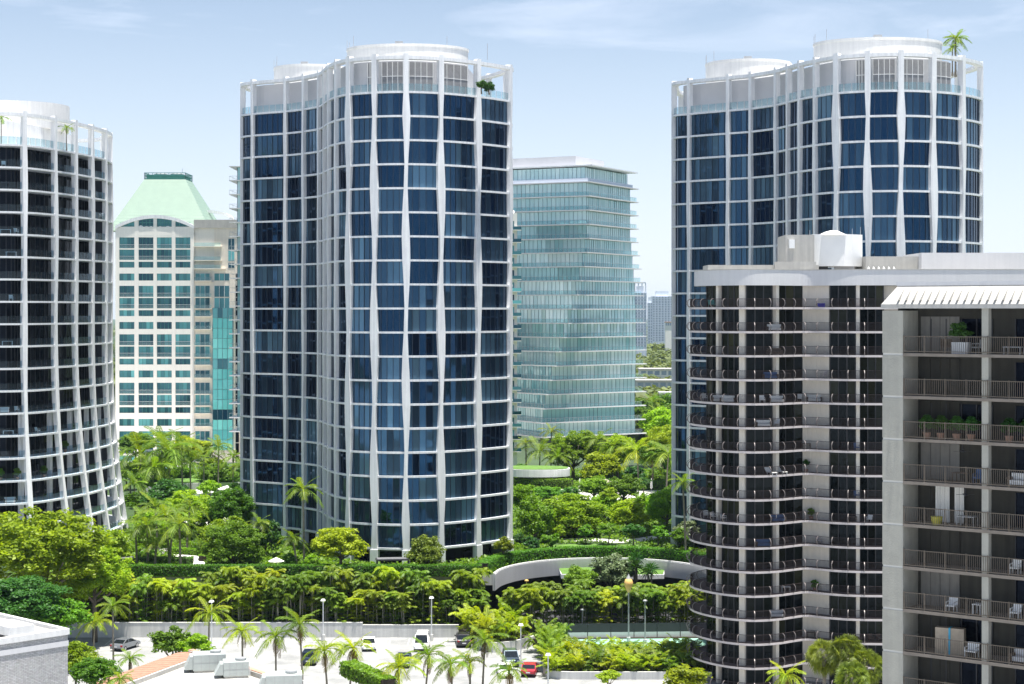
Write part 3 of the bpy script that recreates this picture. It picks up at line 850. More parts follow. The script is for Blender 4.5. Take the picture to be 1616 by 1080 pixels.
# cream block glimpsed right of the central tower
T3 = thing('apartment_block', 'narrow cream apartment block edge with small balconies behind right side of central tower', 'building', (WX(790, 430), 430, 0))
zt3 = WZ(338, 430)
m = MB(); m.box(-14, 4.0, -4, 14, PZ - 1, zt3); m.build('wall', M['cream'], T3)
m = MB(); m.tube([(x, y, zt3 - 1.2) for x, y in ((-14, 4), (3.3, 4))], 3.3, 14); m.build('roof', M['white'], T3, (0, 0, -1.0))
for k in range(19):
    z = zt3 - 4.2 - 2.95 * k
    m = MB(); m.box(1.1, 5.0, -5.2, -4.0, 0, 0.14); m.box(1.1, 5.0, -5.2, -5.12, 0.16, 0.95, 1); m.box(4.92, 5.0, -5.1, -4.0, 0.16, 0.95, 1)
    m.build('balcony', [M['cream'], M['teal_glass']], T3, (0, 0, z))
    me = glazing_mesh([Vector((1.3, -4.03)), Vector((2.3, -4.03)), Vector((3.3, -4.03))], z + .15, z + 2.3, [M['teal_glass'], M['white_metal']], rT); link('window', me, T3)
# ---------------------------------------------------------------- cream building with mint roof
YC = 490.0
k_ = YC / F
TB = thing('hotel_building', 'cream building with mint green hipped roof and arched gable of windows', 'building', (WX(244.5, YC), YC, 0))
def cx(px): return (px - 244.5) * k_
rC = random.Random(21)
cols = [(188, 212), (218.5, 242), (247.4, 271), (276.7, 300.4)]
rows = []
for n in range(5):
    for a, c in ((374.8, 392.2), (394.0, 410.4), (413.3, 422.6), (431.9, 443.0)):
        rows.append((WZ(c + 76.5 * n, YC), WZ(a + 76.5 * n, YC)))
ztop_f = WZ(358, YC); zbot = 4.0
# wall behind, piers and spandrels proud of the glass
m = MB(); m.box(cx(182), cx(384), 0.75, 26, zbot, ztop_f); m.build('wall', M['cream'], TB)
edges = [182] + [v for c in cols for v in c] + [306]
for j in range(0, len(edges), 2):
    m = MB(); m.box(cx(edges[j]), cx(edges[j + 1]), 0.0, 0.76, zbot, ztop_f); m.build('pier', M['cream'], TB)
for (a, c) in cols:
    zz = [ztop_f] + [v for r in rows for v in (r[1], r[0])] + [zbot]
    for q in range(0, len(zz), 2):
        if zz[q] - zz[q + 1] > 0.02:
            m = MB(); m.box(cx(a) + .002, cx(c) - .002, 0.06, 0.74, zz[q + 1], zz[q]); m.build('spandrel', M['cream'], TB)
    for (z0, z1) in rows:
        n = 4; pts = [Vector((cx(a) + (cx(c) - cx(a)) * t / n, 0.5)) for t in range(n + 1)]
        o = link('window', glazing_mesh(pts, z0, z1, [M['teal_glass'], M['green_frame']], rC, 0.09, 0.07), TB)
        if z1 - z0 > 2.5:
            m = MB(); m.poly([(cx(a), 0.2, z0 + .05), (cx(c), 0.2, z0 + .05), (cx(c), 0.2, z0 + 1.0), (cx(a), 0.2, z0 + 1.0)], 0)
            m.bar((cx(a), 0.2, z0 + 1.03), (cx(c), 0.2, z0 + 1.03), 0.06, m=1); m.build('balcony_railing', [M['aqua_rail'], M['white_metal']], TB)
# arched gable
def arch_z(px, in_=0):
    t = (px - 244.5) / 62.5
    return WZ(339.5 + 17 * t * t, YC) - in_
N = 24
pp = [182 + 124.5 * i / N for i in range(N + 1)]
m = MB()
for a, c in zip(pp, pp[1:]):
    m.hexa([(cx(a), -0.25, arch_z(a, .95)), (cx(c), -0.25, arch_z(c, .95)), (cx(c), 1.2, arch_z(c, .95)), (cx(a), 1.2, arch_z(a, .95)),
            (cx(a), -0.25, arch_z(a)), (cx(c), -0.25, arch_z(c)), (cx(c), 1.2, arch_z(c)), (cx(a), 1.2, arch_z(a))])
m.build('gable_arch', M['white'], TB)
for j in range(0, len(edges), 2):
    m = MB(); m.box(cx(edges[j]), cx(edges[j + 1]), 0.0, 0.6, ztop_f + .001, arch_z((edges[j] + edges[j + 1]) / 2, 0.93)); m.build('pier', M['cream'], TB)
m = MB(); m.box(cx(182.5), cx(306), 0.05, 0.6, WZ(372, YC), WZ(367, YC)); m.build('sill_band', M['cream'], TB)
for (a, c) in cols:
    m = MB(); q = [a + (c - a) * t / 4 for t in range(5)]
    for u, v in zip(q, q[1:]): m.poly([(cx(u), .5, WZ(367, YC)), (cx(v), .5, WZ(367, YC)), (cx(v), .5, arch_z(v, .9)), (cx(u), .5, arch_z(u, .9))])
    for u in q: m.bar((cx(u), .45, WZ(367, YC)), (cx(u), .45, arch_z(u, .9)), 0.12, m=1)
    for h in (0.9, 1.8, 2.7, 3.6):
        if WZ(367, YC) + h < arch_z(a, 1.2) or WZ(367, YC) + h < arch_z(c, 1.2): m.bar((cx(a), .45, WZ(367, YC) + h), (cx(c), .45, WZ(367, YC) + h), 0.12, m=1)
    me = m.mesh([M['teal_glass'], M['green_frame']]); face_attr(me, [0.1] * len(m.f)); link('arched_window', me, TB)
for px, py, r in ((222, 360, .75), (231, 361, .7), (238, 361, .7), (252.5, 360.5, .6), (264.5, 361, .75), (284, 363.5, .5), (291, 363.5, .5), (297, 364, .45)):
    m = MB(); c = (cx(px), 0.22, WZ(py, YC)); b0 = []
    m.poly([(c[0] + r * math.cos(2 * math.pi * t / 14), c[1], c[2] + r * math.sin(2 * math.pi * t / 14)) for t in range(14)])
    m.tube([(c[0], c[1] + .01, c[2]), (c[0], c[1] + .25, c[2])], r * .5, 8)
    m.build('satellite_dish', M['white'], TB)
# hipped roof with standing seams in horizontal courses
zr0, zr1 = WZ(364, YC), WZ(278.8, YC)
hw0, hw1, dm = 81.5 * k_, 32.8 * k_, 14.0
cyr = 15.0; cxr = cx(249.5)
NC = 17
for i in range(NC):
    t0, t1 = i / NC, (i + 1) / NC
    m = MB()
    for tt in (0,):
        w0_, w1_ = hw0 + (hw1 - hw0) * t0, hw0 + (hw1 - hw0) * t1
        d0, d1 = dm + (5.5 - dm) * t0, dm + (5.5 - dm) * t1
        z0, z1 = zr0 + (zr1 - zr0) * t0, zr0 + (zr1 - zr0) * t1
        e = 0.025
        m.hexa([(cxr - w0_ - e, cyr - d0 - e, z0), (cxr + w0_ + e, cyr - d0 - e, z0), (cxr + w0_ + e, cyr + d0 + e, z0), (cxr - w0_ - e, cyr + d0 + e, z0),
                (cxr - w1_, cyr - d1, z1), (cxr + w1_, cyr - d1, z1), (cxr + w1_, cyr + d1, z1), (cxr - w1_, cyr + d1, z1)])
    m.build('roof_course', M['mint'], TB)
m = MB(); zt = zr1
for (x0, y0, x1, y1) in ((-hw1, -5.5, hw1, -5.5), (hw1, -5.5, hw1, 5.5), (-hw1, 5.5, hw1, 5.5), (-hw1, -5.5, -hw1, 5.5)):
    n = 10
    for h in (0.1, 0.95, 1.75): m.bar((cxr + x0, cyr + y0, zt + h), (cxr + x1, cyr + y1, zt + h), 0.16)
    for q in range(n + 1): 
        x, y = x0 + (x1 - x0) * q / n, y0 + (y1 - y0) * q / n
        m.bar((cxr + x, cyr + y, zt), (cxr + x, cyr + y, zt + 1.8), 0.12)
m.box(cxr - hw1 + .5, cxr + hw1 - .5, cyr - 4.9, cyr + 5, zt, zt + 1.3)
m.build('roof_crown', M['green_frame'], TB)
for dx in (-2.2, 2.4):
    m = MB(); m.lathe([(1.9, 0), (1.9, .5), (1.5, .75), (0, .8)][:3], 14, (cxr + dx, cyr, zt + 1.32)); m.build('roof_fan', M['grey_metal'], TB)
m = MB(); m.tube([(cxr + 3.9, cyr, zt + 1.3), (cxr + 3.9, cyr, zt + 3.4)], .06, 5); m.build('antenna', M['grey_metal'], TB)
# right wing with balconies, glass stair shaft, parapet roof
zw = WZ(360, YC)
m = MB(); m.box(cx(306), cx(384), 0.2, 0.75, zbot, WZ(445, YC)); m.box(cx(338), cx(384), 0.2, .75, WZ(445, YC) + .002, zw); m.build('wing_wall', M['beige'], TB)
m = MB(); m.box(cx(306), cx(338), 2.8, 3.2, WZ(446, YC), zw); m.build('wing_recess', M['beige'], TB)
m = MB(); m.box(cx(306), cx(388), -0.2, 20, zw, WZ(347, YC)); m.build('wing_roof', M['roof_white'], TB)
for (a, c, t0, t1) in ((307, 335, 367, 424),):
    for y in (389, 411, 424): 
        m = MB(); m.box(cx(306.5), cx(356 if y > 420 else 350), -0.9, 2.9, WZ(y, YC) - .2, WZ(y, YC)); m.build('balcony_slab', M['beige'], TB)
        m = MB(); m.poly([(cx(307), -.8, WZ(y, YC)), (cx(349), -.8, WZ(y, YC)), (cx(349), -.8, WZ(y, YC) + 1), (cx(307), -.8, WZ(y, YC) + 1)]); m.build('balcony_railing', M['aqua_rail'], TB)
    for y0, y1 in ((377, 389), (395, 411), (414, 424)):
        link('window', glazing_mesh([Vector((cx(315), 2.75)), Vector((cx(323), 2.75)), Vector((cx(331), 2.75))], WZ(y1, YC), WZ(y0, YC), [M['teal_glass'], M['white_metal']], rC), TB)
for y0, y1 in ((377, 394), (396, 412), (415, 423)):
    link('window', glazing_mesh([Vector((cx(360), .16)), Vector((cx(365), .16)), Vector((cx(370), .16))], WZ(y1, YC), WZ(y0, YC), [M['teal_glass'], M['white_metal']], rC), TB)
for n in range(4):
    for a, c in ((431.9, 443.0), (451.3, 468.7), (470.5, 486.9), (489.8, 499.1)):
        a += 76.5 * n; c += 76.5 * n
        for x0, x1 in ((308, 331), (338, 362)):
            if x0 == 338 and a > 482: continue
            pts = [Vector((cx(x0) + (cx(x1) - cx(x0)) * t / 3, .16)) for t in range(4)]
            link('window', glazing_mesh(pts, WZ(c, YC), WZ(a, YC), [M['teal_glass'], M['white_metal']], rC, .1), TB)
        m = MB(); m.box(cx(306.5), cx(334.5), -0.7, .2, WZ(c, YC) - .25, WZ(c, YC) - .05); m.build('balcony_slab', M['beige'], TB)
        m = MB(); m.poly([(cx(307), -.62, WZ(c, YC)), (cx(334), -.62, WZ(c, YC)), (cx(334), -.62, WZ(c, YC) + .95), (cx(307), -.62, WZ(c, YC) + .95)]); m.build('balcony_railing', M['aqua_rail'], TB)
        m = MB(); m.box(cx(372), cx(377), -.0, .19, WZ(c, YC), WZ(a, YC)); m.build('side_window', M['black_glass'], TB)
        m = MB(); m.box(cx(379.5), cx(384), -.0, .19, WZ(c, YC), WZ(a, YC)); m.build('side_window', M['black_glass'], TB)
for i in range(14):
    z1 = WZ(486 + 16.0 * i, YC); z0 = WZ(486 + 16.0 * (i + 1), YC)
    pts = [Vector((cx(337) + (cx(368) - cx(337)) * t / 4, -1.3)) for t in range(5)]
    pts = [Vector((cx(337), .2))] + pts + [Vector((cx(368), .2))]
    link('stair_glazing', glazing_mesh(pts, z0, z1 - .08, [M['stair_glass'] if i % 5 else M['teal_glass'], M['aqua_mull']], rC, .08), TB)
    m = MB(); m.box(cx(337), cx(368), -1.28, .2, z1 - .075, z1 - .005); m.build('stair_slab', M['aqua_rail'], TB)
m = MB()
ap = [(cx(309 + 46 * t), WZ(346 - 20 * (1 - ((t * 1.0)) ** 2) ** .5 if t < 1 else 346, YC)) for t in [i / 12 for i in range(13)]]
for (x0, z0), (x1, z1) in zip(ap, ap[1:]):
    m.hexa([(x0, 17, z0 - .8), (x1, 17, z1 - .8), (x1, 19, z1 - .8), (x0, 19, z0 - .8), (x0, 17, z0), (x1, 17, z1), (x1, 19, z1), (x0, 19, z0)])
m.build('roof_arch', M['white'], TB)

# ---------------------------------------------------------------- condominium with curved balconies
TD = thing('curved_balcony_condominium', 'off-white condominium with wavy balconies and dark hooped railings', 'building')
edge = smooth_open([(30, 233.5), (24.9, 229.5), (22.7, 225.6), (22.75, 222.0), (24.3, 218.6), (26.6, 216.1), (29.2, 215.0), (32.2, 215.8), (34.7, 217.6), (36.4, 218.5), (38.6, 217.0), (41.0, 215.9), (44, 215.5), (50, 215.3), (57, 215.3), (64, 215.6)], 8)
edge = [Vector(p) for p in edge]
def px_of(p): return 808 + F * p[0] / p[1]
wallc = [Vector(p) for p in off_open([tuple(q) for q in edge], -1.7)]
def find(curve, px, lo=0.0):
    cum = 0.0
    for a, c in zip(curve, curve[1:]):
        if a[0] < 23.5 and a[1] > 222: continue
        u, v = px_of(a), px_of(c)
        if u <= px <= v: return a + (c - a) * (px - u) / (v - u)
    return curve[-1]
FD = 2.914
zD0 = WZ(485.5, 215)                       # top of the first slab under the roof
NFD = 17
roofz = WZ(450, 215)
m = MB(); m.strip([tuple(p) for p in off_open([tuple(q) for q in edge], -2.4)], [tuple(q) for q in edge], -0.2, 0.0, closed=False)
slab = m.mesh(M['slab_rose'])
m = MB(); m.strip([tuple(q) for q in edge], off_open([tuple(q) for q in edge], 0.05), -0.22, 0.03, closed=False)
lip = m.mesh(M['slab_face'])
# railing mesh
m = MB(); rl = [Vector(p) for p in off_open([tuple(q) for q in edge], -0.06)]
cum = [0.0]
for a, c in zip(rl, rl[1:]): cum.append(cum[-1] + (c - a).length)
def on(curve, s):
    for i in range(len(cum) - 1):
        if cum[i + 1] >= s:
            t = (s - cum[i]) / (cum[i + 1] - cum[i]); return curve[i] + (curve[i + 1] - curve[i]) * t, (curve[i + 1] - curve[i]).normalized()
    return curve[-1], (curve[-1] - curve[-2]).normalized()
for a, c in zip(rl, rl[1:]):
    m.bar((*a, 1.06), (*c, 1.06), 0.06, 0.05); m.bar((*a, 0.14), (*c, 0.14), 0.035)
s = 6.0
while s < 44:
    p, t = on(rl, s); m.bar((*p, .03), (*p, 1.06), 0.03); s += 0.14
railm = m.mesh(M['rail_brown'])
# a hoop: half ring bulging outwards
hp = MB(); pts = []
for i in range(9):
    a = math.pi * i / 8
    pts.append((0, -0.5 * math.sin(a) , 0.56 - 0.54 * math.cos(a)))
for a, c in zip(pts, pts[1:]): hp.bar(a, c, 0.085, 0.06)
hoopm = hp.mesh(M['hoop'])
hoops = []; s = 7.6
while s < 40:
    p, t = on(rl, s); hoops.append((p, math.atan2(t.y, t.x))); s += 1.9
bays = [(1106, 1134), (1140, 1168), (1178, 1218), (1226, 1266), (1310, 1350), (1357, 1394)]
baym = []
rD = random.Random(31)
def between(curve, x0, x1, n):
    out = []
    for i in range(n + 1): out.append(find(curve, x0 + (x1 - x0) * i / n))
    return out
for (a, c) in bays:
    var = [glazing_mesh(between(wallc, a, c, 3), 0, FD - .2, [M['bronze_glass'], M['dark_metal']], rD, 0.13, 0.06, 0.015, hbar=None) for _ in range(2)]
    baym.append(var)
ext = [Vector((47.5, 217.1)), Vector((49.5, 217.0)), Vector((51.5, 217.0)), Vector((53.5, 217)), Vector((55.5, 217)), Vector((58, 217))]
extm = glazing_mesh(ext, 0, FD - .2, [M['bronze_glass'], M['dark_metal']], rD)
for k in range(NFD):
    z = zD0 - FD * k
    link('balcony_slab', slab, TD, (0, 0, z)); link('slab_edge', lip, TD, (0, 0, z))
    r_ = link('railing', railm, TD, (0, 0, z))
    for p, a in hoops: link('hoop', hoopm, r_, (p.x, p.y, 0), (0, 0, a))
    for var in baym: link('window', rD.choice(var), TD, (0, 0, z))
    link('window', extm, TD, (0, 0, z))
zb_ = zD0 - FD * (NFD - 1) - 0.2
for x, wd in ((1103.5, .34), (1137, .44), (1173, .72), (1222, .5), (1353.5, .42)):
    p = find(wallc, x); q = find(wallc, x + 4); t = (q - p).normalized(); nn = Vector((t.y, -t.x)); m = MB()
    m.prism([tuple(v) for v in (p - t * wd / 2 + nn * .55, p + t * wd / 2 + nn * .55, p + t * wd / 2 - nn * .3, p - t * wd / 2 - nn * .3)], 0, roofz)
    m.build('column', M['condo_white'], TD)
m = MB(); wp = between(wallc, 1266.5, 1309, 6); m.strip([tuple(p) for p in off_open([tuple(v) for v in wp], -.4)], [tuple(p) for p in off_open([tuple(v) for v in wp], .12)], 0, roofz, closed=False)
m.build('wall', M['condo_white'], TD)
bi = [tuple(p) for p in off_open([tuple(q) for q in edge], -2.3)]
m = MB(); m.prism(bi + [(64, 240), (30, 240)], 0, roofz - .05); m.build('core', M['condo_white'], TD)
# roof: parapet band, deck, boxes
band = off_open([tuple(q) for q in edge], -0.55)
m = MB(); m.strip(off_open([tuple(q) for q in edge], -1.0), band, roofz - 0.03, roofz + 1.86, closed=False); m.build('parapet', M['condo_grey'], TD)
m = MB(); m.strip(off_open([tuple(q) for q in edge], -1.05), off_open([tuple(q) for q in edge], -.5), roofz + 1.862, roofz + 1.95, closed=False); m.build('parapet_cap', M['roof_white'], TD)
m = MB(); m.prism(off_open([tuple(q) for q in edge], -.9) + [(64, 240), (30, 240)], roofz, roofz + 1.45); m.build('roof_deck', M['roof_white'], TD)
zr = roofz + 1.45
m = MB(); x0, x1 = WX(1239, 222), WX(1300, 222)
m.prism([(x0, 221.6), (WX(1283, 222), 221.0), (WX(1283, 222), 229), (x0 + .1, 229)], zr, zr + 4.9); m.build('elevator_house', M['roof_white'], TD)
m = MB(); m.prism([(WX(1283, 222), 222), (WX(1330, 222), 221.4), (WX(1345, 222), 222.2), (WX(1365, 222), 223.6), (WX(1365, 222), 229), (WX(1283, 222), 229)], zr + 1.0, zr + 5.0)
m.hexa([(WX(1296, 222), 221.2, zr + 4.9), (WX(1334, 222), 221.2, zr + 4.9), (WX(1334, 222), 227, zr + 4.9), (WX(1296, 222), 227, zr + 4.9), (WX(1312, 222), 222.5, zr + 5.5), (WX(1322, 222), 222.5, zr + 5.5), (WX(1322, 222), 226, zr + 5.5), (WX(1312, 222), 226, zr + 5.5)])
m.build('plant_room', M['white_metal'], TD)
m = MB(); m.box(WX(1286, 222), WX(1308, 222), 222.6, 222.9, zr, zr + 1.0); m.build('vent_opening', M['void'], TD)
m = MB(); m.box(WX(1318, 222), WX(1349, 222), 222.4, 222.7, zr, zr + 1.0); m.build('vent_louver', M['louver'], TD)
m = MB(); m.box(WX(1116, 221), WX(1290, 221), 220, 226, zr, zr + 1.1); m.box(WX(1220, 221), WX(1285, 221), 219.6, 219.98, zr, zr + 1.5); m.build('roof_kerb', M['roof_white'], TD)
m = MB(); m.box(WX(1450, 221), 64, 219.5, 230, zr, zr + 2.6); m.build('stair_house', M['condo_grey'], TD)
m = MB(); m.box(WX(1367, 221), WX(1450, 221), 221.2, 230, zr, zr + 2.2); m.build('roof_room', M['roof_white'], TD)
for i in range(6):
    x = WX(1367 + 8 * i, 221)
    m = MB(); m.bar((x, 220.6, zr), (x + .3, 221.1, zr + .9), .08); m.bar((x + .6, 220.6, zr), (x + .3, 221.1, zr + .9), .08); m.build('trellis_strut', M['white_metal'], TD)
for x in (1241, 1278, 1345, 1358, 1370):
    m = MB(); m.tube([(WX(x, 224), 224, zr), (WX(x, 224), 224, zr + 5.6 + (x % 3) * .2)], .03, 5); m.build('antenna', M['grey_metal'], TD)
m = MB(); m.box(WX(1243.5, 222), WX(1252, 222), 220.9, 221.5, zr + 3.2, zr + 4.3); m.build('floodlight_box', M['white_metal'], TD)
m = MB(); m.bar((WX(1277, 222), 221.2, zr), (WX(1277, 222), 221.2, zr + 4.4), .05); m.bar((WX(1281, 222), 221.2, zr), (WX(1281, 222), 221.2, zr + 4.4), .05)
for i in range(14): m.bar((WX(1277, 222), 221.2, zr + .3 * i), (WX(1281, 222), 221.2, zr + .3 * i), .04)
m.build('ladder', M['grey_metal'], TD)

# ---------------------------------------------------------------- nearest building on the right
TE = thing('apartment_building', 'nearest taupe building on right edge with straight balconies and ribbed white eave', 'building')
A0 = Vector((25.05, 120.0)); D0 = Vector((0.796, -0.605)); N0 = Vector((-0.605, -0.796))   # along facade, outward
def fp(s, o=0.0): return A0 + D0 * s + N0 * o
def fbox(m, s0, s1, o0, o1, z0, z1, mi=0):
    q = [fp(s0, o1), fp(s1, o1), fp(s1, o0), fp(s0, o0)]
    m.hexa([(*p, z0) for p in q] + [(*p, z1) for p in q], mi)
FE = 2.86; zE = WZ(557, 120)
SE = 22.0
NE = 17
soff = WZ(487, 120)
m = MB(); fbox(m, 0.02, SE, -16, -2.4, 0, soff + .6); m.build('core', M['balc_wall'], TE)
for k in range(NE):
    z = zE - FE * k; zt_ = z + FE - .002 if k else soff
    m = MB(); fbox(m, 0, 1.5, -2.42, 0.0, z - 0.0, zt_ - .15); m.build('pier_panel', M['stucco'], TE)
    m = MB(); fbox(m, 0.03, 1.47, -2.4, -0.04, z - .15, z - .002); m.build('pier_joint', M['stucco_band'], TE)
    m = MB(); fbox(m, 1.5, SE, -2.4, 0.03, z - .2, z); m.build('balcony_slab', M['balc_slab'], TE)
    for c0 in (7.0, 12.95, 18.9):
        m = MB(); fbox(m, c0, c0 + .46, -.55, -.06, z + .001, zt_ - .2 if k else zt_); m.build('column', M['stucco'], TE)
    # railing: posts, rails and thin balusters
    m = MB()
    for zz in (0.12, 1.13): 
        a, c = fp(1.52, -.02), fp(SE, -.02); m.bar((*a, z + zz), (*c, z + zz), .05)
    s = 1.6
    while s < SE:
        p = fp(s, -.02); m.bar((*p, z + .12), (*p, z + 1.12), .024); s += .135
    m.build('railing', M['tan_rail'], TE)
    for j in range(14):
        s = 1.56 + 1.46 * j
        if s < 12: 
            p = fp(s, -.02); q = MB(); q.bar((*p, z), (*p, z + 1.2), .05); q.build('rail_post', M['tan_rail'], TE)
    # back wall: sliding doors and plain panels, varied by floor
    rE = random.Random(100 + k)
    for bay, (s0, s1) in enumerate(((1.6, 6.9), (7.5, 12.9))):
        kind = rE.random()
        if bay == 1 or kind < .35:
            pts = [fp(s0 + .9 + (s1 - s0 - 1.0) * t / 4, -2.36) for t in range(5)]
            link('sliding_door', glazing_mesh(pts, z + .02, z + 2.3, [M['black_glass'], M['dark_metal']], rE, .07), TE)
        if bay == 0:
            m = MB(); n = 4; wq = .7
            for q in range(n): fbox(m, s0 + .15 + q * wq, s0 + .15 + (q + 1) * wq - .03, -2.36, -2.30, z + .02, z + 2.45)
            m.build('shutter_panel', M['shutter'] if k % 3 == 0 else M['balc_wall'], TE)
# ribbed mansard eave
zt_ = WZ(446, 121)
m = MB(); q0 = [fp(-.05, .12), fp(SE, .12), fp(SE, -3), fp(-.05, -3)]
m.hexa([(*p, soff - .001) for p in q0] + [(*p, soff + .28) for p in q0]); m.build('eave_fascia', M['roof_white'], TE)
m = MB(); q1 = [fp(.66, -1.0), fp(SE, -1.0), fp(SE, -3), fp(.66, -3)]
q0 = [fp(-.03, .10), fp(SE, .10), fp(SE, -3), fp(-.03, -3)]
m.hexa([(*p, soff + .282) for p in q0] + [(*p, zt_ - .25) for p in q1]); m.build('eave_slope', M['roof_white'], TE)
m = MB(); q0 = [fp(.60, -.94), fp(SE, -.94), fp(SE, -16), fp(.60, -16)]
m.hexa([(*p, zt_ - .248) for p in q0] + [(*p, zt_ + .02) for p in q0]); m.build('roof_cap', M['condo_grey'], TE)
for j in range(30):
    s = 1.1 + .52 * j; m = MB(); zl, zh = soff + .55, zt_ - .42
    fl = .10 - 1.1 * (zl - soff - .28) / (zt_ - .53 - soff); fh2 = .10 - 1.1 * (zh - soff - .28) / (zt_ - .53 - soff)
    m.hexa([(*fp(s, fl - .06), zl), (*fp(s + .14, fl - .06), zl), (*fp(s + .14, fl + .42), zl - .02), (*fp(s, fl + .42), zl - .02),
            (*fp(s + .02, fh2 - .06), zh), (*fp(s + .12, fh2 - .06), zh), (*fp(s + .12, fh2 + .03), zh), (*fp(s + .02, fh2 + .03), zh)])
    m.build('eave_rib', M['roof_white'], TE)

# ---------------------------------------------------------------- low roofs at the bottom edge
def brick_mat():
    m, nt, bs = new_mat('white_painted_brick')
    n, l = nt.nodes, nt.links
    tcn = n.new('ShaderNodeTexCoord'); mpn = n.new('ShaderNodeMapping'); mpn.inputs['Rotation'].default_value = (R(90), 0, 0)
    br = n.new('ShaderNodeTexBrick'); br.inputs['Scale'].default_value = 1.0
    br.inputs['Brick Width'].default_value = .42; br.inputs['Row Height'].default_value = .12; br.inputs['Mortar Size'].default_value = .018
    setc(br.inputs['Color1'], (.42, .42, .43)); setc(br.inputs['Color2'], (.34, .34, .35)); setc(br.inputs['Mortar'], (.25, .25, .26))
    nz = n.new('ShaderNodeTexNoise'); nz.inputs['Scale'].default_value = 3; nz.inputs['Detail'].default_value = 6
    l.new(tcn.outputs['Object'], mpn.inputs['Vector']); l.new(mpn.outputs['Vector'], br.inputs['Vector']); l.new(tcn.outputs['Object'], nz.inputs['Vector'])
    mxn = n.new('ShaderNodeMix'); mxn.data_type = 'RGBA'; mxn.blend_type = 'MULTIPLY'; mxn.inputs['Factor'].default_value = .75
    l.new(br.outputs['Color'], mxn.inputs['A']); l.new(nz.outputs['Color'], mxn.inputs['B'])
    rr = n.new('ShaderNodeHueSaturation'); rr.inputs['Saturation'].default_value = .1; rr.inputs['Value'].default_value = 1.8
    l.new(mxn.outputs['Result'], rr.inputs['Color']); l.new(rr.outputs['Color'], bs.inputs['Base Color'])
    bp = n.new('ShaderNodeBump'); bp.inputs['Strength'].default_value = .9; bp.inputs['Distance'].default_value = .04
    l.new(br.outputs['Fac'], bp.inputs['Height']); bp.invert = True
    l.new(bp.outputs['Normal'], bs.inputs['Normal']); bs.inputs['Roughness'].default_value = .9
    return m
M['brick'] = brick_mat()
# white brick building, bottom left; local x runs along the visible wall
YB = 150.0
c0 = Vector((WX(107, YB), YB)); zB = WZ(992, YB)
TW = thing('brick_building', 'white painted brick building with flat roof in the bottom left corner', 'building', (c0.x, c0.y, 0), R(46))
# local: wall along -x from the corner, depth +y
m = MB(); m.box(-30, 0, 0, 22, 0, zB - .5); m.build('wall', M['brick'], TW)
for (zz, h) in ((zB - 1.0, .45), (zB - 5.2, .55), (zB - 9.4, .55), (zB - 13.6, .55)):
    m = MB(); m.box(-30, 0.0 + .04, -.06, -.002, zz - h, zz); m.build('string_course', M['condo_grey'], TW)
m = MB(); m.box(-30, .1, -.12, .35, zB - .5, zB); m.box(-.3, .1, .352, 22, zB - .5, zB); m.box(-30, -.3, 21.7, 22.1, zB - .5, zB); m.build('parapet', M['drum'], TW)
m = MB(); m.box(-30, -.32, .36, 21.6, zB - .49, zB - .3); m.build('roof_deck', M['roof_white'], TW)
m = MB(); m.box(-5.4, -3.2, -.02, 3.6, zB + .002, zB + .75); m.build('roof_upstand', M['drum'], TW)
m = MB(); m.box(-8.5, -6.2, 5, 9, zB - .28, zB + 1.1); m.build('roof_box', M['drum'], TW)
for i, x in enumerate((-9.5,)):
    m = MB(); m.box(x, x + 1.4, 11, 13, zB - .28, zB + .95); m.build('air_conditioner', M['unit'], TW, bevel=.04)
m = MB()
for x in (-5.9, -4.7): m.bar((x, 13, zB - .3), (x, 13, zB + 1.1), .09)
m.bar((-5.9, 13, zB + 1.1), (-4.7, 13, zB + 1.1), .09); m.bar((-5.9, 13, zB + .55), (-4.7, 13, zB + .55), .07)
m.build('roof_hatch_rail', M['white_metal'], TW)
m = MB(); m.lathe([(.16, 0), (.16, .55), (.26, .6), (.26, .72), (.1, .8)], 8, (-2.6, 9.0, zB - .3)); m.build('vent_pipe', M['white_metal'], TW)
# lower annex roof box peeking at the bottom
m = MB(); m.box(-6.0, -4.3, -2.6, -.07, 0, zB - 5.75); m.box(-20, -6.002, -1.9, -.07, 0, zB - 5.45); m.build('annex', M['drum'], TW)

# long white roof with terracotta tiled edge and air handlers
YR = 172.0
zF = WZ(1036, 196)
TF = thing('low_building', 'low building with white flat roof and a terracotta tiled edge in front of parking lot', 'building', (0, 0, 0))
pA = Vector((WX(300, 196), 196.0)); pB = Vector((WX(150, 178), 178.0)); pC = Vector((WX(600, 166), 166.0))
m = MB(); m.prism([tuple(pB), (WX(140, 150), 150), (pC.x + 2, 150), tuple(pC), tuple(pA)], 0, zF); m.build('wall', M['cream'], TF)
m = MB(); ins = [(pB.x + 2.4, pB.y - 1.6), (WX(140, 150) + 3, 150.2), (pC.x + 1.0, 150.2), (pC.x - .6, pC.y + .1), (pA.x + .1, pA.y - 1.2)]
m.prism(ins, zF + .004, zF + .25); m.build('roof_deck', M['roof_white'], TF)
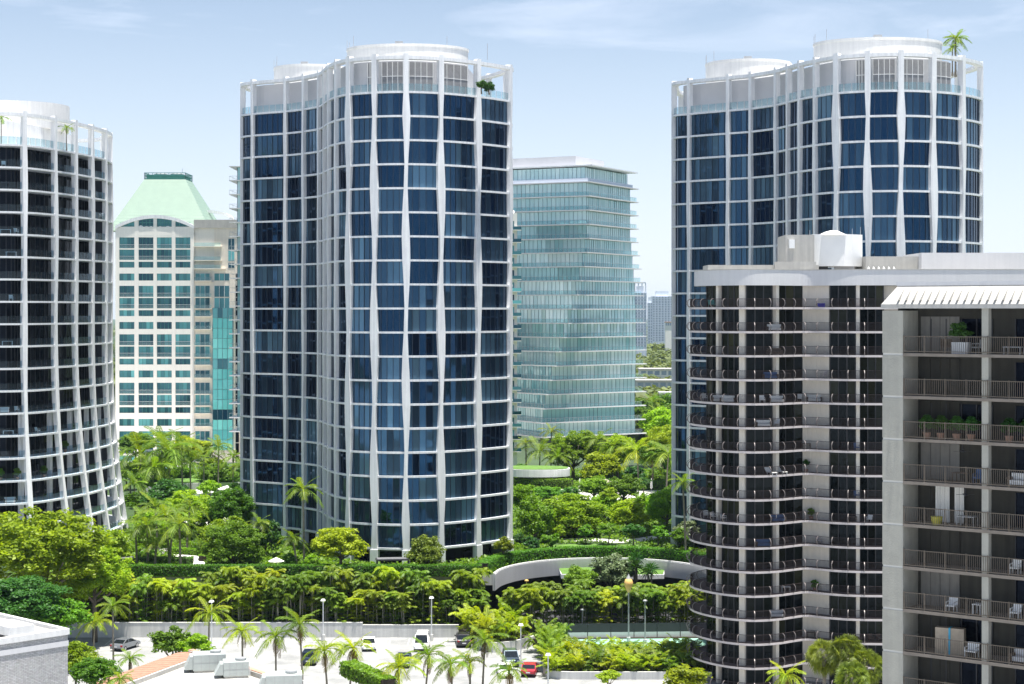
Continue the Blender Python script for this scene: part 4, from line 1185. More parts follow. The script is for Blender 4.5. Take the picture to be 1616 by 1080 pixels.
# tiles: individual barrel rows running down the slope along pA-pB
d = (pB - pA); L = d.length; t = d.normalized(); nn = Vector((-t.y, t.x)) * -1
if nn.y < 0: nn = -nn
n = int(L / .42)
for i in range(n):
    p = pA + t * (.42 * i + .2)
    up = p - nn * 2.6; dn = p + nn * 1.5
    m = MB(); pts = [(*up, zF + .62), (*p, zF + .36), (*dn, zF + .2)]
    m.tube(pts, .175, 6); m.build('tile_row', M['terracotta'] if i % 3 else M['terracotta_b'], TF)
m = MB(); a, c = pA - nn * 2.75, pB - nn * 2.75
m.bar((*a, zF + .45), (*c, zF + .45), .3, .5); m.build('ridge_wall', M['roof_white'], TF)
m = MB(); q = MB(); q.poly([(*(pA - nn * 2.6), zF + .45), (*(pA + nn * 1.5), zF + .04), (*(pB + nn * 1.5), zF + .04), (*(pB - nn * 2.6), zF + .45)]); q.build('tile_bed', M['terracotta_b'], TF)
m.bar((pA.x, pA.y - .2, zF + .3), (pC.x, pC.y - .2, zF + .3), .4, .75); m.build('parapet', M['roof_white'], TF)
m = MB(); m.bar((pA.x + .05, pA.y + .1, zF + .72), (pC.x + .05, pC.y + .1, zF + .72), .6, .1); m.build('parapet_cap', M['terracotta'], TF)
def handler(px, py, Y, w_, d_, h_, rz, label):
    T = thing('air_handler', label, 'air conditioner', (WX(px, Y), Y, zF + .25), rz, 'rooftop air handlers')
    m = MB(); m.box(-w_ / 2, w_ / 2, -d_ / 2, d_ / 2, .2, h_); m.build('housing', M['unit'], T, bevel=.05)
    m = MB(); m.hexa([(-w_ / 2 - .9, -d_ / 2 + .1, .35), (-w_ / 2 - .01, -d_ / 2 + .1, .35), (-w_ / 2 - .01, d_ / 2 - .1, .35), (-w_ / 2 - .9, d_ / 2 - .1, .35), (-w_ / 2 - .3, -d_ / 2 + .1, h_ - .2), (-w_ / 2 - .01, -d_ / 2 + .1, h_ - .2), (-w_ / 2 - .01, d_ / 2 - .1, h_ - .2), (-w_ / 2 - .3, d_ / 2 - .1, h_ - .2)])
    m.build('intake_hood', M['unit'], T)
    m = MB(); m.box(-w_ / 2 + .1, w_ / 2 - .1, -d_ / 2 + .1, d_ / 2 - .1, 0, .2); m.build('kerb', M['roof_white'], T)
    m = MB()
    for i in range(1, 4): m.box(-w_ / 2 + w_ * i / 4 - .02, -w_ / 2 + w_ * i / 4 + .02, -d_ / 2 - .015, -d_ / 2, .25, h_ - .08)
    m.box(-w_ / 2, w_ / 2, -d_ / 2 - .012, -d_ / 2 - .001, h_ * .55, h_ * .55 + .03)
    m.build('panel_seam', M['grey_metal'], T)
    m = MB(); m.lathe([(.55, 0), (.6, .06), (.6, .22), (.5, .22)], 14, (w_ * .2, 0, h_ + .01)); m.build('fan_ring', M['grey_metal'], T)
    m = MB(); m.tube([(w_ / 2 + .1, -d_ / 2 + .3, .0), (w_ / 2 + .1, -d_ / 2 + .3, h_ * .7), (w_ / 2, -d_ / 2 + .3, h_ * .7)], .06, 6); m.build('pipe', M['white_metal'], T)
handler(330, 0, 187, 3.4, 2.2, 1.9, R(12), 'large pale air handler with sloped hood by terracotta tile edge')
handler(372, 0, 184, 2.6, 2.0, 1.7, R(12), 'second air handler just right of the one by the tile edge')
handler(222, 0, 168, 3.6, 2.4, 1.6, R(12), 'air handler nearest the bottom edge below the tiled roof edge')
handler(448, 0, 176, 3.6, 2.4, 2.0, R(8), 'boxy air handler near the palms at right part of white roof')
T = thing('roof_fan', 'small round grey exhaust fan on white roof beside boxy air handler', 'fan', (WX(495, 172), 172, zF + .25))
m = MB(); m.lathe([(.35, 0), (.35, .35), (.62, .4), (.62, .85), (.5, .95)], 16); m.build('cowl', M['grey_metal'], T)
m = MB(); m.box(-.45, .45, -.45, .45, -.0, .06); m.build('base', M['roof_white'], T)
T = thing('guard_rail', 'thin white guard rail beside lower air handler at bottom left', 'railing', (0, 0, 0))
a, c = Vector((WX(112, 176), 176.0)), Vector((WX(176, 184), 184.0))
for i in range(6):
    p = a + (c - a) * i / 5; m = MB(); m.tube([(*p, zF - 1.2), (*p, zF + .1)], .04, 6); m.build('post', M['white_metal'], T)
m = MB(); m.tube([(*a, zF + .1), (*c, zF + .1)], .045, 6); m.build('top_rail', M['white_metal'], T)

# ---------------------------------------------------------------- far city
def far_tower(name, label, px0, px1, py0, Y, cols_, rows_, m_, seed, crown=False):
    T = thing(name, label, 'tower', (WX((px0 + px1) / 2, Y), Y, 0))
    w_ = (px1 - px0) * Y / F; z1 = WZ(py0, Y); m = MB(); m.box(-w_ / 2, w_ / 2, 0.5, w_ * .8, 0, z1); m.build('wall', m_, T)
    for i in range(cols_ + 1):
        x = -w_ / 2 + w_ * i / cols_; q = MB(); q.box(x - w_ * .016, x + w_ * .016, 0, .5, 0, z1); q.build('pier', m_, T)
    rr = random.Random(seed); fh_ = z1 / rows_
    me = glazing_mesh([Vector((-w_ / 2 + w_ * (i + .08) / cols_, .42)) if i < cols_ else Vector((w_ / 2, .42)) for i in range(cols_ + 1)], fh_ * .3, fh_, [M['hazed_far_glass'], m_], rr, .6, .2)
    for k in range(int(rows_ * .3), rows_): link('window_row', me, T, (0, 0, k * fh_))
    q = MB(); q.box(-w_ * .3, w_ * .3, 4, w_ * .5, z1, z1 + 5); q.build('plant_room', m_, T)
    if crown:
        q = MB()
        for x in (-.45, -.15, .15, .45): q.box(x * w_ - .4, x * w_ + .4, 1, 2, z1, z1 + 7)
        q.box(-w_ * .47, w_ * .47, .9, 2.1, z1 + 7, z1 + 8); q.build('roof_frame', m_, T)
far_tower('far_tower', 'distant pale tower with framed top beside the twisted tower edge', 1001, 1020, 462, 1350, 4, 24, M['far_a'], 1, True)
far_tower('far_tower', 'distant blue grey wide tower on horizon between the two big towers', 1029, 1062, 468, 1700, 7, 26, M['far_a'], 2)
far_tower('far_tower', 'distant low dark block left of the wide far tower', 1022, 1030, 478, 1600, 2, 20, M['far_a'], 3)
for i, (px0, px1, py, Y, hh, lab, mm) in enumerate(((1010, 1064, 582, 900, 5, 'distant long flat white roof among the trees', 'roof_white'), (1005, 1064, 600, 760, 6, 'blue fronted flat building below long white roof', 'roof_white'), (1042, 1066, 619, 640, 8, 'pale grey flat roofed house at right below the blue fronted building', 'condo_grey'), (1050, 1066, 508, 1500, 6, 'tiny distant house with red tiled roof near horizon', 'terracotta'))):
    T = thing('far_house', lab, 'building', (WX((px0 + px1) / 2, Y), Y, 0)); w_ = (px1 - px0) * Y / F; zt_ = WZ(py, Y)
    m = MB(); m.box(-w_ / 2, w_ / 2, 0, w_ * .7, 0, zt_ - .6); m.build('wall', M['cream'] if i != 1 else M['condo_grey'], T)
    m = MB(); m.box(-w_ / 2 - .5, w_ / 2 + .5, -.6, w_ * .7 + .5, zt_ - .598, zt_); m.build('roof', M[mm], T)
    for j in range(5):
        x = -w_ / 2 + w_ * (j + .5) / 5; m = MB(); m.box(x - w_ * .07, x + w_ * .07, -.08, -.002, zt_ - 3.2, zt_ - 1.2); m.build('window', M['hazed_far_glass'], T)
# ---------------------------------------------------------------- vegetation
def np_mesh(V, nper, mats, mi=None):
    """V: (n*nper, 3) array, faces of nper vertices each"""
    n = len(V) // nper
    me = bpy.data.meshes.new('m')
    me.vertices.add(len(V)); me.vertices.foreach_set('co', np.ascontiguousarray(V, dtype=np.float32).ravel())
    me.loops.add(n * nper); me.loops.foreach_set('vertex_index', np.arange(n * nper, dtype=np.int32))
    me.polygons.add(n); me.polygons.foreach_set('loop_start', np.arange(0, n * nper, nper, dtype=np.int32))
    for m in (mats if isinstance(mats, (list, tuple)) else [mats]): me.materials.append(m)
    if mi is not None: me.polygons.foreach_set('material_index', mi)
    me.update(calc_edges=True)
    return me

def norm(a): return a / np.maximum(np.linalg.norm(a, axis=-1, keepdims=True), 1e-9)

def leaves(rs, C, Nn, size, aspect=0.55):
    """diamond leaves at centres C facing Nn"""
    n = len(C)
    r = rs.normal(size=(n, 3))
    T = norm(np.cross(Nn, r)); B = np.cross(Nn, T)
    s = (size * rs.uniform(0.65, 1.35, size=n))[:, None]
    a = C - T * s; c = C + T * s
    b_ = C + B * s * aspect + Nn * s * 0.12; d = C - B * s * aspect + Nn * s * 0.12
    return np.stack([a, b_, c, d], 1).reshape(-1, 3)

def crown_points(rs, npuff, nleaf, r0=0.20, r1=0.34, flat=0.45):
    C, Nn = [], []
    per = nleaf // npuff
    for i in range(npuff):
        d = norm(rs.normal(size=3)); 
        if d[2] < -flat: d[2] = -flat * rs.uniform(0.2, 1)
        d = norm(d)
        rad = rs.uniform(0.42, 0.82) if rs.rand() < .8 else rs.uniform(0.1, 0.5)
        p = d * rad; pr = rs.uniform(r0, r1)
        q = norm(rs.normal(size=(per, 3)) + np.array([0, 0, 0.35]) + d * 0.35)
        rr = pr * rs.uniform(0.35, 1.2, size=(per, 1))
        C.append(p + q * rr * np.array([1.1, 1.1, 0.78]))
        Nn.append(norm(q * 0.7 + np.array([0, 0, 0.55]) + rs.normal(size=(per, 3)) * 0.75))
    return np.concatenate(C), np.concatenate(Nn)

CROWN = {}
def crown(kind, mk, v):
    key = (kind, mk, v)
    if key in CROWN: return CROWN[key]
    rs = np.random.RandomState(abs(hash((kind, v))) % 10000 if False else (ord(kind) * 31 + v * 7 + len(mk)))
    npf, nl, sz, r0, r1 = {'S': (60, 4200, .085, .16, .32), 'M': (125, 9500, .056, .12, .25), 'L': (240, 25000, .034, .085, .18), 'W': (38, 2600, .095, .16, .30)}[kind]
    C, Nn = crown_points(rs, npf, nl, r0, r1)
    CROWN[key] = np_mesh(leaves(rs, C, Nn, sz), 4, M[mk])
    return CROWN[key]

rV = random.Random(77)
def tree(px, py, Y, rx, rz, mk, label, kind='M', base=None, group=None, name='tree', trunk='trunk', shrub=False, cat='tree', dx=0.0, ry=None):
    """broadleaf tree: crown centre seen at (px, py) at distance Y"""
    X = WX(px, Y); zc = WZ(py, Y); zb = (PZ if Y > 256 else 0.0) if base is None else base
    zc = max(zc, zb + rz * (0.55 if shrub else 0.9))
    T = thing(name, label, cat, (X, Y, zb), rV.uniform(0, 6.28), group)
    h = zc - zb
    link('crown', crown(kind, mk, rV.randint(0, 2)), T, (0, 0, h), (0, 0, 0), (rx, ry or rx, rz))
    m = MB(); tr_ = max(.10, rx * .055)
    top = (rV.uniform(-.3, .3), rV.uniform(-.3, .3), h - rz * .35)
    m.tube([(0, 0, -.1), (top[0] * .4, top[1] * .5, h * .35), top], [tr_ * 1.25, tr_, tr_ * .7], 7)
    for j in range(5 if not shrub else 3):
        a = j * 1.257 + rV.uniform(-.3, .3); rr = rx * rV.uniform(.45, .68)
        st = Vector((top[0] * .7, top[1] * .7, max(.1, (h - rz * .7)) * rV.uniform(.75, 1.0)))
        en = Vector((rr * math.cos(a), rr * math.sin(a), h + rz * rV.uniform(-.25, .3)))
        mid = st.lerp(en, .5) + Vector((0, 0, -.08 * rx))
        m.tube([st, mid, en], [tr_ * .6, tr_ * .42, tr_ * .16], 5)
    m.build('trunk', M[trunk], T, smooth=True)
    return T

# ---- palms
def frond_mesh(L, rise, droop, nl, lw, ll, mk, seed, hang=0.55, vee=0.35):
    """feather frond along +x"""
    rs = np.random.RandomState(seed); V = []
    def rac(t):
        return np.array([L * (t - 0.12 * t ** 3 * droop), 0, L * (rise * t - droop * t * t)])
    for i in range(6):
        a, c = rac(i / 6), rac((i + 1) / 6); w0, w1 = .05 * (1 - i / 7), .05 * (1 - (i + 1) / 7)
        V += [a + [0, -w0, 0], c + [0, -w1, 0], c + [0, w1, 0], a + [0, w0, 0]]
    for i in range(nl):
        t = 0.10 + 0.88 * (i + .5) / nl
        p = rac(t); d = rac(min(t + .02, 1.0)) - rac(t - .02); d = d / np.linalg.norm(d)
        l_ = ll * (math.sin(math.pi * (0.12 + 0.80 * t)) ** .7) * rs.uniform(.85, 1.12)
        for s in (-1, 1):
            out = np.array([0, s, 0]) * .88 + d * .52 + np.array([0, 0, vee * (1 - t) - hang * (0.35 + .65 * t)]) + rs.normal(size=3) * .09
            out = out / np.linalg.norm(out)
            tip = p + out * l_ + np.array([0, 0, -hang * l_ * .35])
            mid = p + out * l_ * .5
            V += [p - d * lw * .3, mid - d * lw * .6, tip, mid + d * lw * .6]
    return np.array(V)
def nm(V, mk): return np_mesh(V, 4, M[mk])
FR = {}
for mk in ('lf_palm', 'lf_palm_y', 'lf_olive', 'lf_dead'):
    FR[mk] = [nm(frond_mesh(1.0, 0.75, 0.62, 20, .035, .26, mk, 1, .4), mk), nm(frond_mesh(1.0, 0.42, 0.74, 20, .035, .28, mk, 2, .6), mk),
              nm(frond_mesh(1.0, 0.05, 0.72, 20, .035, .28, mk, 3, .8), mk), nm(frond_mesh(1.0, 1.15, 0.45, 18, .035, .22, mk, 4, .25), mk)]

def palm(px, py, Y, L, label, base=None, mk='lf_palm', n=15, name='palm_tree', shaft=0.0, lean=0.0, group=None, trunk_r=0.16, wind=0.0, skirt=0, rng=None):
    """feather palm: crown heart seen at (px, py)"""
    rng = rng or rV
    X = WX(px, Y); zc = WZ(py, Y); zb = (PZ if Y > 256 else 0.0) if base is None else base
    h = max(zc - zb, 1.0)
    T = thing(name, label, 'palm', (X - lean, Y, zb), 0, group)
    m = MB(); K = 6
    pts = [(lean * (i / K) ** 1.6, 0, -.1 + (h - shaft + .1) * i / K) for i in range(K + 1)]
    m.tube(pts, [trunk_r * (1.5 if i == 0 else 1.1 - .35 * i / K) for i in range(K + 1)], 8)
    m.build('trunk', M['palm_trunk'], T, smooth=True)
    if shaft:
        m = MB(); m.tube([(lean, 0, h - shaft - .02), (lean, 0, h - shaft * .5), (lean, 0, h + .05)], [trunk_r * .95, trunk_r * 1.0, trunk_r * .5], 8); m.build('crownshaft', M['crownshaft'], T, smooth=True)
    for i in range(n):
        a = i * 2.39996 + rng.uniform(-.2, .2)
        lv_ = i / n
        ms = FR[mk][3] if lv_ < .16 else FR[mk][0] if lv_ < .45 else FR[mk][1] if lv_ < .78 else FR[mk][2]
        k = L * rng.uniform(.85, 1.1) * (0.8 if lv_ < .16 else 1)
        link('frond', ms, T, (lean, 0, h), (rng.uniform(-.18, .18) , rng.uniform(-.12, .12), a + wind * math.sin(a)), (k, k * rng.uniform(.9, 1.25), k))
    for i in range(skirt):
        a = rng.uniform(0, 6.28); k = L * rng.uniform(.5, .7)
        link('dead_frond', FR['lf_dead'][2], T, (lean, 0, h - .2), (0, rng.uniform(.55, .9), a), (k, k, k))
    return T

# clustering palms (thin pale stems, arching heads) as two-part plants
CL = []
for v in range(5):
    rs = np.random.RandomState(40 + v); rr = random.Random(40 + v)
    Vs, ST = [], []; nst = 5
    for s in range(nst):
        x, y = rs.uniform(-.8, .8), rs.uniform(-.7, .7); h = rs.uniform(3.6, 5.9) if s else 6.1
        lx, ly = x * 1.5, y * 1.3
        m = MB(); m.tube([(x, y, -.1), ((x + lx) / 2, (y + ly) / 2, h * .5), (lx, ly, h)], [.065, .055, .045], 5); ST.append(m.mesh(M['stem']))
        nfr = 12
        for i in range(nfr):
            a = i * 2.4 + rs.uniform(-.4, .4); lv_ = i / nfr
            f = frond_mesh(1.0, .95 - .65 * lv_, .62 + .2 * lv_, 11, .10, .34, None, rs.randint(9999), .55) * rs.uniform(1.3, 2.0)
            ca, sa = math.cos(a), math.sin(a)
            g = np.stack([f[:, 0] * ca - f[:, 1] * sa + lx, f[:, 0] * sa + f[:, 1] * ca + ly, f[:, 2] + h], 1)
            Vs.append(g)
    for i in range(42):   # low suckers
        a = rs.uniform(0, 6.28); f = frond_mesh(1.0, 1.0, .7, 9, .09, .3, None, rs.randint(9999), .5) * rs.uniform(1.2, 2.0)
        ca, sa = math.cos(a), math.sin(a)
        Vs.append(np.stack([f[:, 0] * ca - f[:, 1] * sa + rs.uniform(-.6, .6), f[:, 0] * sa + f[:, 1] * ca + rs.uniform(-.5, .5), f[:, 2] + rs.uniform(0, 4.4)], 1))
    V = np.concatenate(Vs)
    CL.append((ST, {mk: nm(V, mk) for mk in ('lf_palm_y', 'lf_palm')}))
# low bushy palm clumps for the hedge on the right
CB = []
for v in range(4):
    rs = np.random.RandomState(70 + v); Vs = []; ST = []
    for i in range(34):
        a = i * 2.4 + rs.uniform(-.4, .4); rise = rs.uniform(.5, 1.9)
        f = frond_mesh(1.0, rise, rs.uniform(.5, .95), 12, .085, .30, None, rs.randint(9999), .5) * rs.uniform(1.1, 2.0)
        ca, sa = math.cos(a), math.sin(a); x, y, z = rs.uniform(-.7, .7), rs.uniform(-.7, .7), rs.uniform(0, 1.7)
        Vs.append(np.stack([f[:, 0] * ca - f[:, 1] * sa + x, f[:, 0] * sa + f[:, 1] * ca + y, f[:, 2] + z], 1))
        if i % 9 == 0: m = MB(); m.tube([(x, y, -.1), (x, y, z + .1)], .05, 5); ST.append(m.mesh(M['stem']))
    CB.append((ST, {mk: nm(np.concatenate(Vs), mk) for mk in ('lf_palm_y', 'lf_palm')}))

MARKS = [(105, 'dark tree'), (149, 'thin palm'), (200, 'silver sedan'), (240, 'pergola'), (272, 'glossy tree'), (310, 'pale garden path'), (370, 'dome shaped tree'), (435, 'lilac umbrella'), (478, 'tall royal palm'), (510, 'first lamp post'), (537, 'bright lime tree'), (582, 'white sedan'), (620, 'dark canopy'), (666, 'white van'), (695, 'second lamp post'), (731, 'plum car'), (770, 'ramp wall end'), (806, 'grey blue car'), (836, 'red sedan'), (865, 'planter corner lamp'), (916, 'rounded green tree'), (965, 'silvery tree'), (992, 'amber lantern'), (1018, 'slim court lamp'), (1055, 'court end'), (1088, 'condominium edge')]
def near(px):
    m_ = min(MARKS, key=lambda q: abs(q[0] - px)); d = px - m_[0]
    return ('left of ' if d < -7 else 'right of ' if d > 7 else 'behind ') + m_[1]
SEEN = {}
def single(label):
    """a second plant with the same words is told apart by its place next to the first"""
    SEEN[label] = SEEN.get(label, 0) + 1
    return label if SEEN[label] == 1 else label + ((', second one', ', third one', ', fourth one', ', fifth one')[SEEN[label] - 2])
def clump(src, X, Y, z, s, mk, label, group, sz=None):
    px = 808 + F * X / Y
    tone = 'yellow green' if mk == 'lf_palm_y' else 'deep green'
    size = 'tall' if (sz or s) > 1.03 else 'short' if (sz or s) < .86 else 'medium'
    where = {'clustering palms screening the podium wall': 'wall screen front row' if Y < 253 else 'wall screen back row', 'clustering palms behind the sports court': 'first row behind court' if Y - .05 * X < 250 else 'second row behind court',
             'palm hedge in the rounded planter': ('front', 'second', 'third', 'back')[min(3, max(0, int((Y - 221.2) / 3)))] + ' row planter hedge', 'bushy palms in the angled planter': 'angled planter', 'bushy palms at the hedge end': 'planter hedge end'}[group]
    label = single('%s %s palm, %s, %s' % (size, tone, where, near(px)))
    T = thing('cluster_palm', label, 'palm', (X, Y, z), rV.uniform(0, 6.28), group)
    for st in src[0]: link('stem', st, T, scale=(s, s, sz or s))
    link('crown', src[1][mk], T, scale=(s, s, sz or s))

# palm screen in two staggered rows behind the parking wall
G1 = 'clustering palms screening the podium wall'
x = -76.0; i = 0
while x < -3.5:
    left = x < -38
    clump(CL[i % 5], x, 251.6 + rV.uniform(-.4, .4), 1.2, rV.uniform(.86, 1.06), 'lf_palm_y' if rV.random() < .55 else 'lf_palm', 'yellow green clustering palm with thin pale stems in screen along parking wall', G1, rV.uniform(.72, 1.12))
    x += rV.uniform(1.7, 2.3); i += 1
x = -75.0
while x < -3.0:
    clump(CL[i % 5], x, 254.4 + rV.uniform(-.4, .4), 1.2, rV.uniform(.9, 1.1), 'lf_palm_y' if rV.random() < .65 else 'lf_palm', 'yellow green clustering palm with thin pale stems in screen along parking wall', G1, rV.uniform(.92, 1.25))
    x += rV.uniform(1.9, 2.6); i += 1
# same palms continuing behind the sports court
x = 0.5
while x < 27:
    for yy in (248.2, 251.6):
        clump(CL[i % 5], x + rV.uniform(-.5, .5), yy + rV.uniform(-.5, .5) + .05 * x, .9, rV.uniform(.85, 1.1), 'lf_palm_y' if rV.random() < .6 else 'lf_palm', 'clustering palm behind the dark fence of sports court', 'clustering palms behind the sports court', rV.uniform(.80, 1.05)); i += 1
    x += rV.uniform(1.9, 2.5)
# bright palms on the angled planter
for X, Y, s in ((-5.6, 246.5, 1.1), (-4.2, 242.8, .95), (-3.0, 240.6, .9), (-1.2, 241.0, .95), (-2.6, 244.2, 1.15), (0.4, 242.6, 1.0), (-.4, 245.8, 1.15)):
    clump(CB[i % 4], X, Y, 1.1, s * 1.15, 'lf_palm_y', 'bright yellow green bushy palm in angled planter beside the lot', 'bushy palms in the angled planter', s * 1.35); i += 1
# palm hedge in the low planter
for yy in (222.8, 225.6, 228.6, 232.0):
    x = 5.4 + rV.uniform(-.3, .3)
    while x < 24:
        clump(CB[i % 4], x, yy + rV.uniform(-.5, .5), .7, rV.uniform(.85, 1.1), 'lf_palm_y' if rV.random() < .6 else 'lf_palm', 'arching yellow green palm of the low hedge in rounded planter', 'palm hedge in the rounded planter', rV.uniform(.75, 1.0)); i += 1
        x += rV.uniform(1.7, 2.2)
for (X, Y) in ((4.9, 234.2), (5.2, 231), (4.9, 227.5), (5.0, 236.5), (6.6, 238.0), (3.8, 238.6)):
    clump(CB[i % 4], X, Y, .7, 1.0, 'lf_palm', 'green bushy palm at the left end of low palm hedge', 'bushy palms at the hedge end', 1.35); i += 1

# ---- clipped hedges: solid core with a skin of leaves
def hedge(name, label, path, wd, h, z, mk, seed, dens=75, size=.13):
    rs = np.random.RandomState(seed)
    T = thing(name, label, 'hedge')
    a, c = off_open(path, -wd / 2), off_open(path, wd / 2)
    m = MB(); m.strip(off_open(path, -wd / 2 + .12), off_open(path, wd / 2 - .12), z, z + h - .12, closed=False); m.build('core', M['soil'], T)
    C, Nn = [], []
    for i in range(len(path) - 1):
        p0, p1 = np.array(path[i]), np.array(path[i + 1]); L = np.linalg.norm(p1 - p0); t = (p1 - p0) / L; nn = np.array([t[1], -t[0]])
        for (kind, ar) in (('top', L * wd), ('f', L * h), ('b', L * h)):
            n = int(ar * dens)
            u = rs.uniform(0, 1, n)[:, None]; base = p0 + (p1 - p0) * u
            if kind == 'top':
                q = base + nn * (rs.uniform(-.5, .5, n) * wd)[:, None]; zz = z + h + rs.normal(0, .05, n); N_ = np.tile([0, 0, 1.0], (n, 1))
            else:
                s = 1 if kind == 'f' else -1
                q = base + nn * (s * (wd / 2 + rs.normal(0, .05, n)))[:, None]; zz = z + rs.uniform(0, h, n); N_ = np.tile([nn[0] * s, nn[1] * s, .35], (n, 1))
            C.append(np.column_stack([q, zz])); Nn.append(norm(N_ + rs.normal(size=(n, 3)) * .5))
    link('foliage', np_mesh(leaves(rs, np.concatenate(C), np.concatenate(Nn), size), 4, M[mk]), T)
    return T
hedge('clipped_hedge', 'long dark clipped hedge along the podium edge above palm screen', [(-64, 257.3), (-50, 257.3), (-36, 257.3), (-22, 257.3), (-9.5, 257.4), (-4.4, 257.4)], 1.6, 1.55, PZ, 'lf_hedge', 5)
ha = off_open(arc, -1.5)
hedge('clipped_hedge', 'curved clipped hedge above the white ramp wall', ha[0:-1], 1.7, 1.7, PZ, 'lf_hedge', 6)
hedge('clipped_hedge', 'small clipped hedge in the far middle garden beside the round planter', [(-.5, 386), (6, 384.5), (13, 383.5)], 2.2, 2.0, PZ, 'lf_mid', 7, 40, .2)
hedge('clipped_hedge', 'low hedge behind sun loungers in the far middle garden', [(16, 384), (26, 381), (38, 379.5)], 2.0, 2.0, PZ, 'lf_mid', 8, 40, .2)
hedge('low_hedge', 'low bright hedge lining the path in the left garden', smooth_open([(-54, 281), (-49, 279), (-46.5, 275.5), (-47.5, 272)], 3), 1.5, .9, PZ, 'lf_lime', 9)
hedge('low_hedge', 'low dark hedge between the palms of the left garden', [(-58, 270), (-53, 269.5), (-48.5, 270)], 2.2, .9, PZ, 'lf_deep', 10)
hedge('low_hedge', 'low bright hedge beside the path in the middle garden', smooth_open([(19, 300.5), (23.5, 305), (28, 312)], 3), 1.3, .8, PZ, 'lf_lime', 12)
hedge('low_hedge', 'low clipped hedge in front of the central tower foot', [(-35, 261.5), (-29, 261.5), (-22.5, 262)], 1.6, .8, PZ, 'lf_hedge', 13)
hedge('flower_hedge', 'low green hedge between white roof and parking lot palms', [(WX(548, 196), 196), (WX(585, 190), 190.5), (WX(612, 186), 186.5)], 1.8, 1.5, zF - 2.0, 'lf_mid', 14, 60, .17)

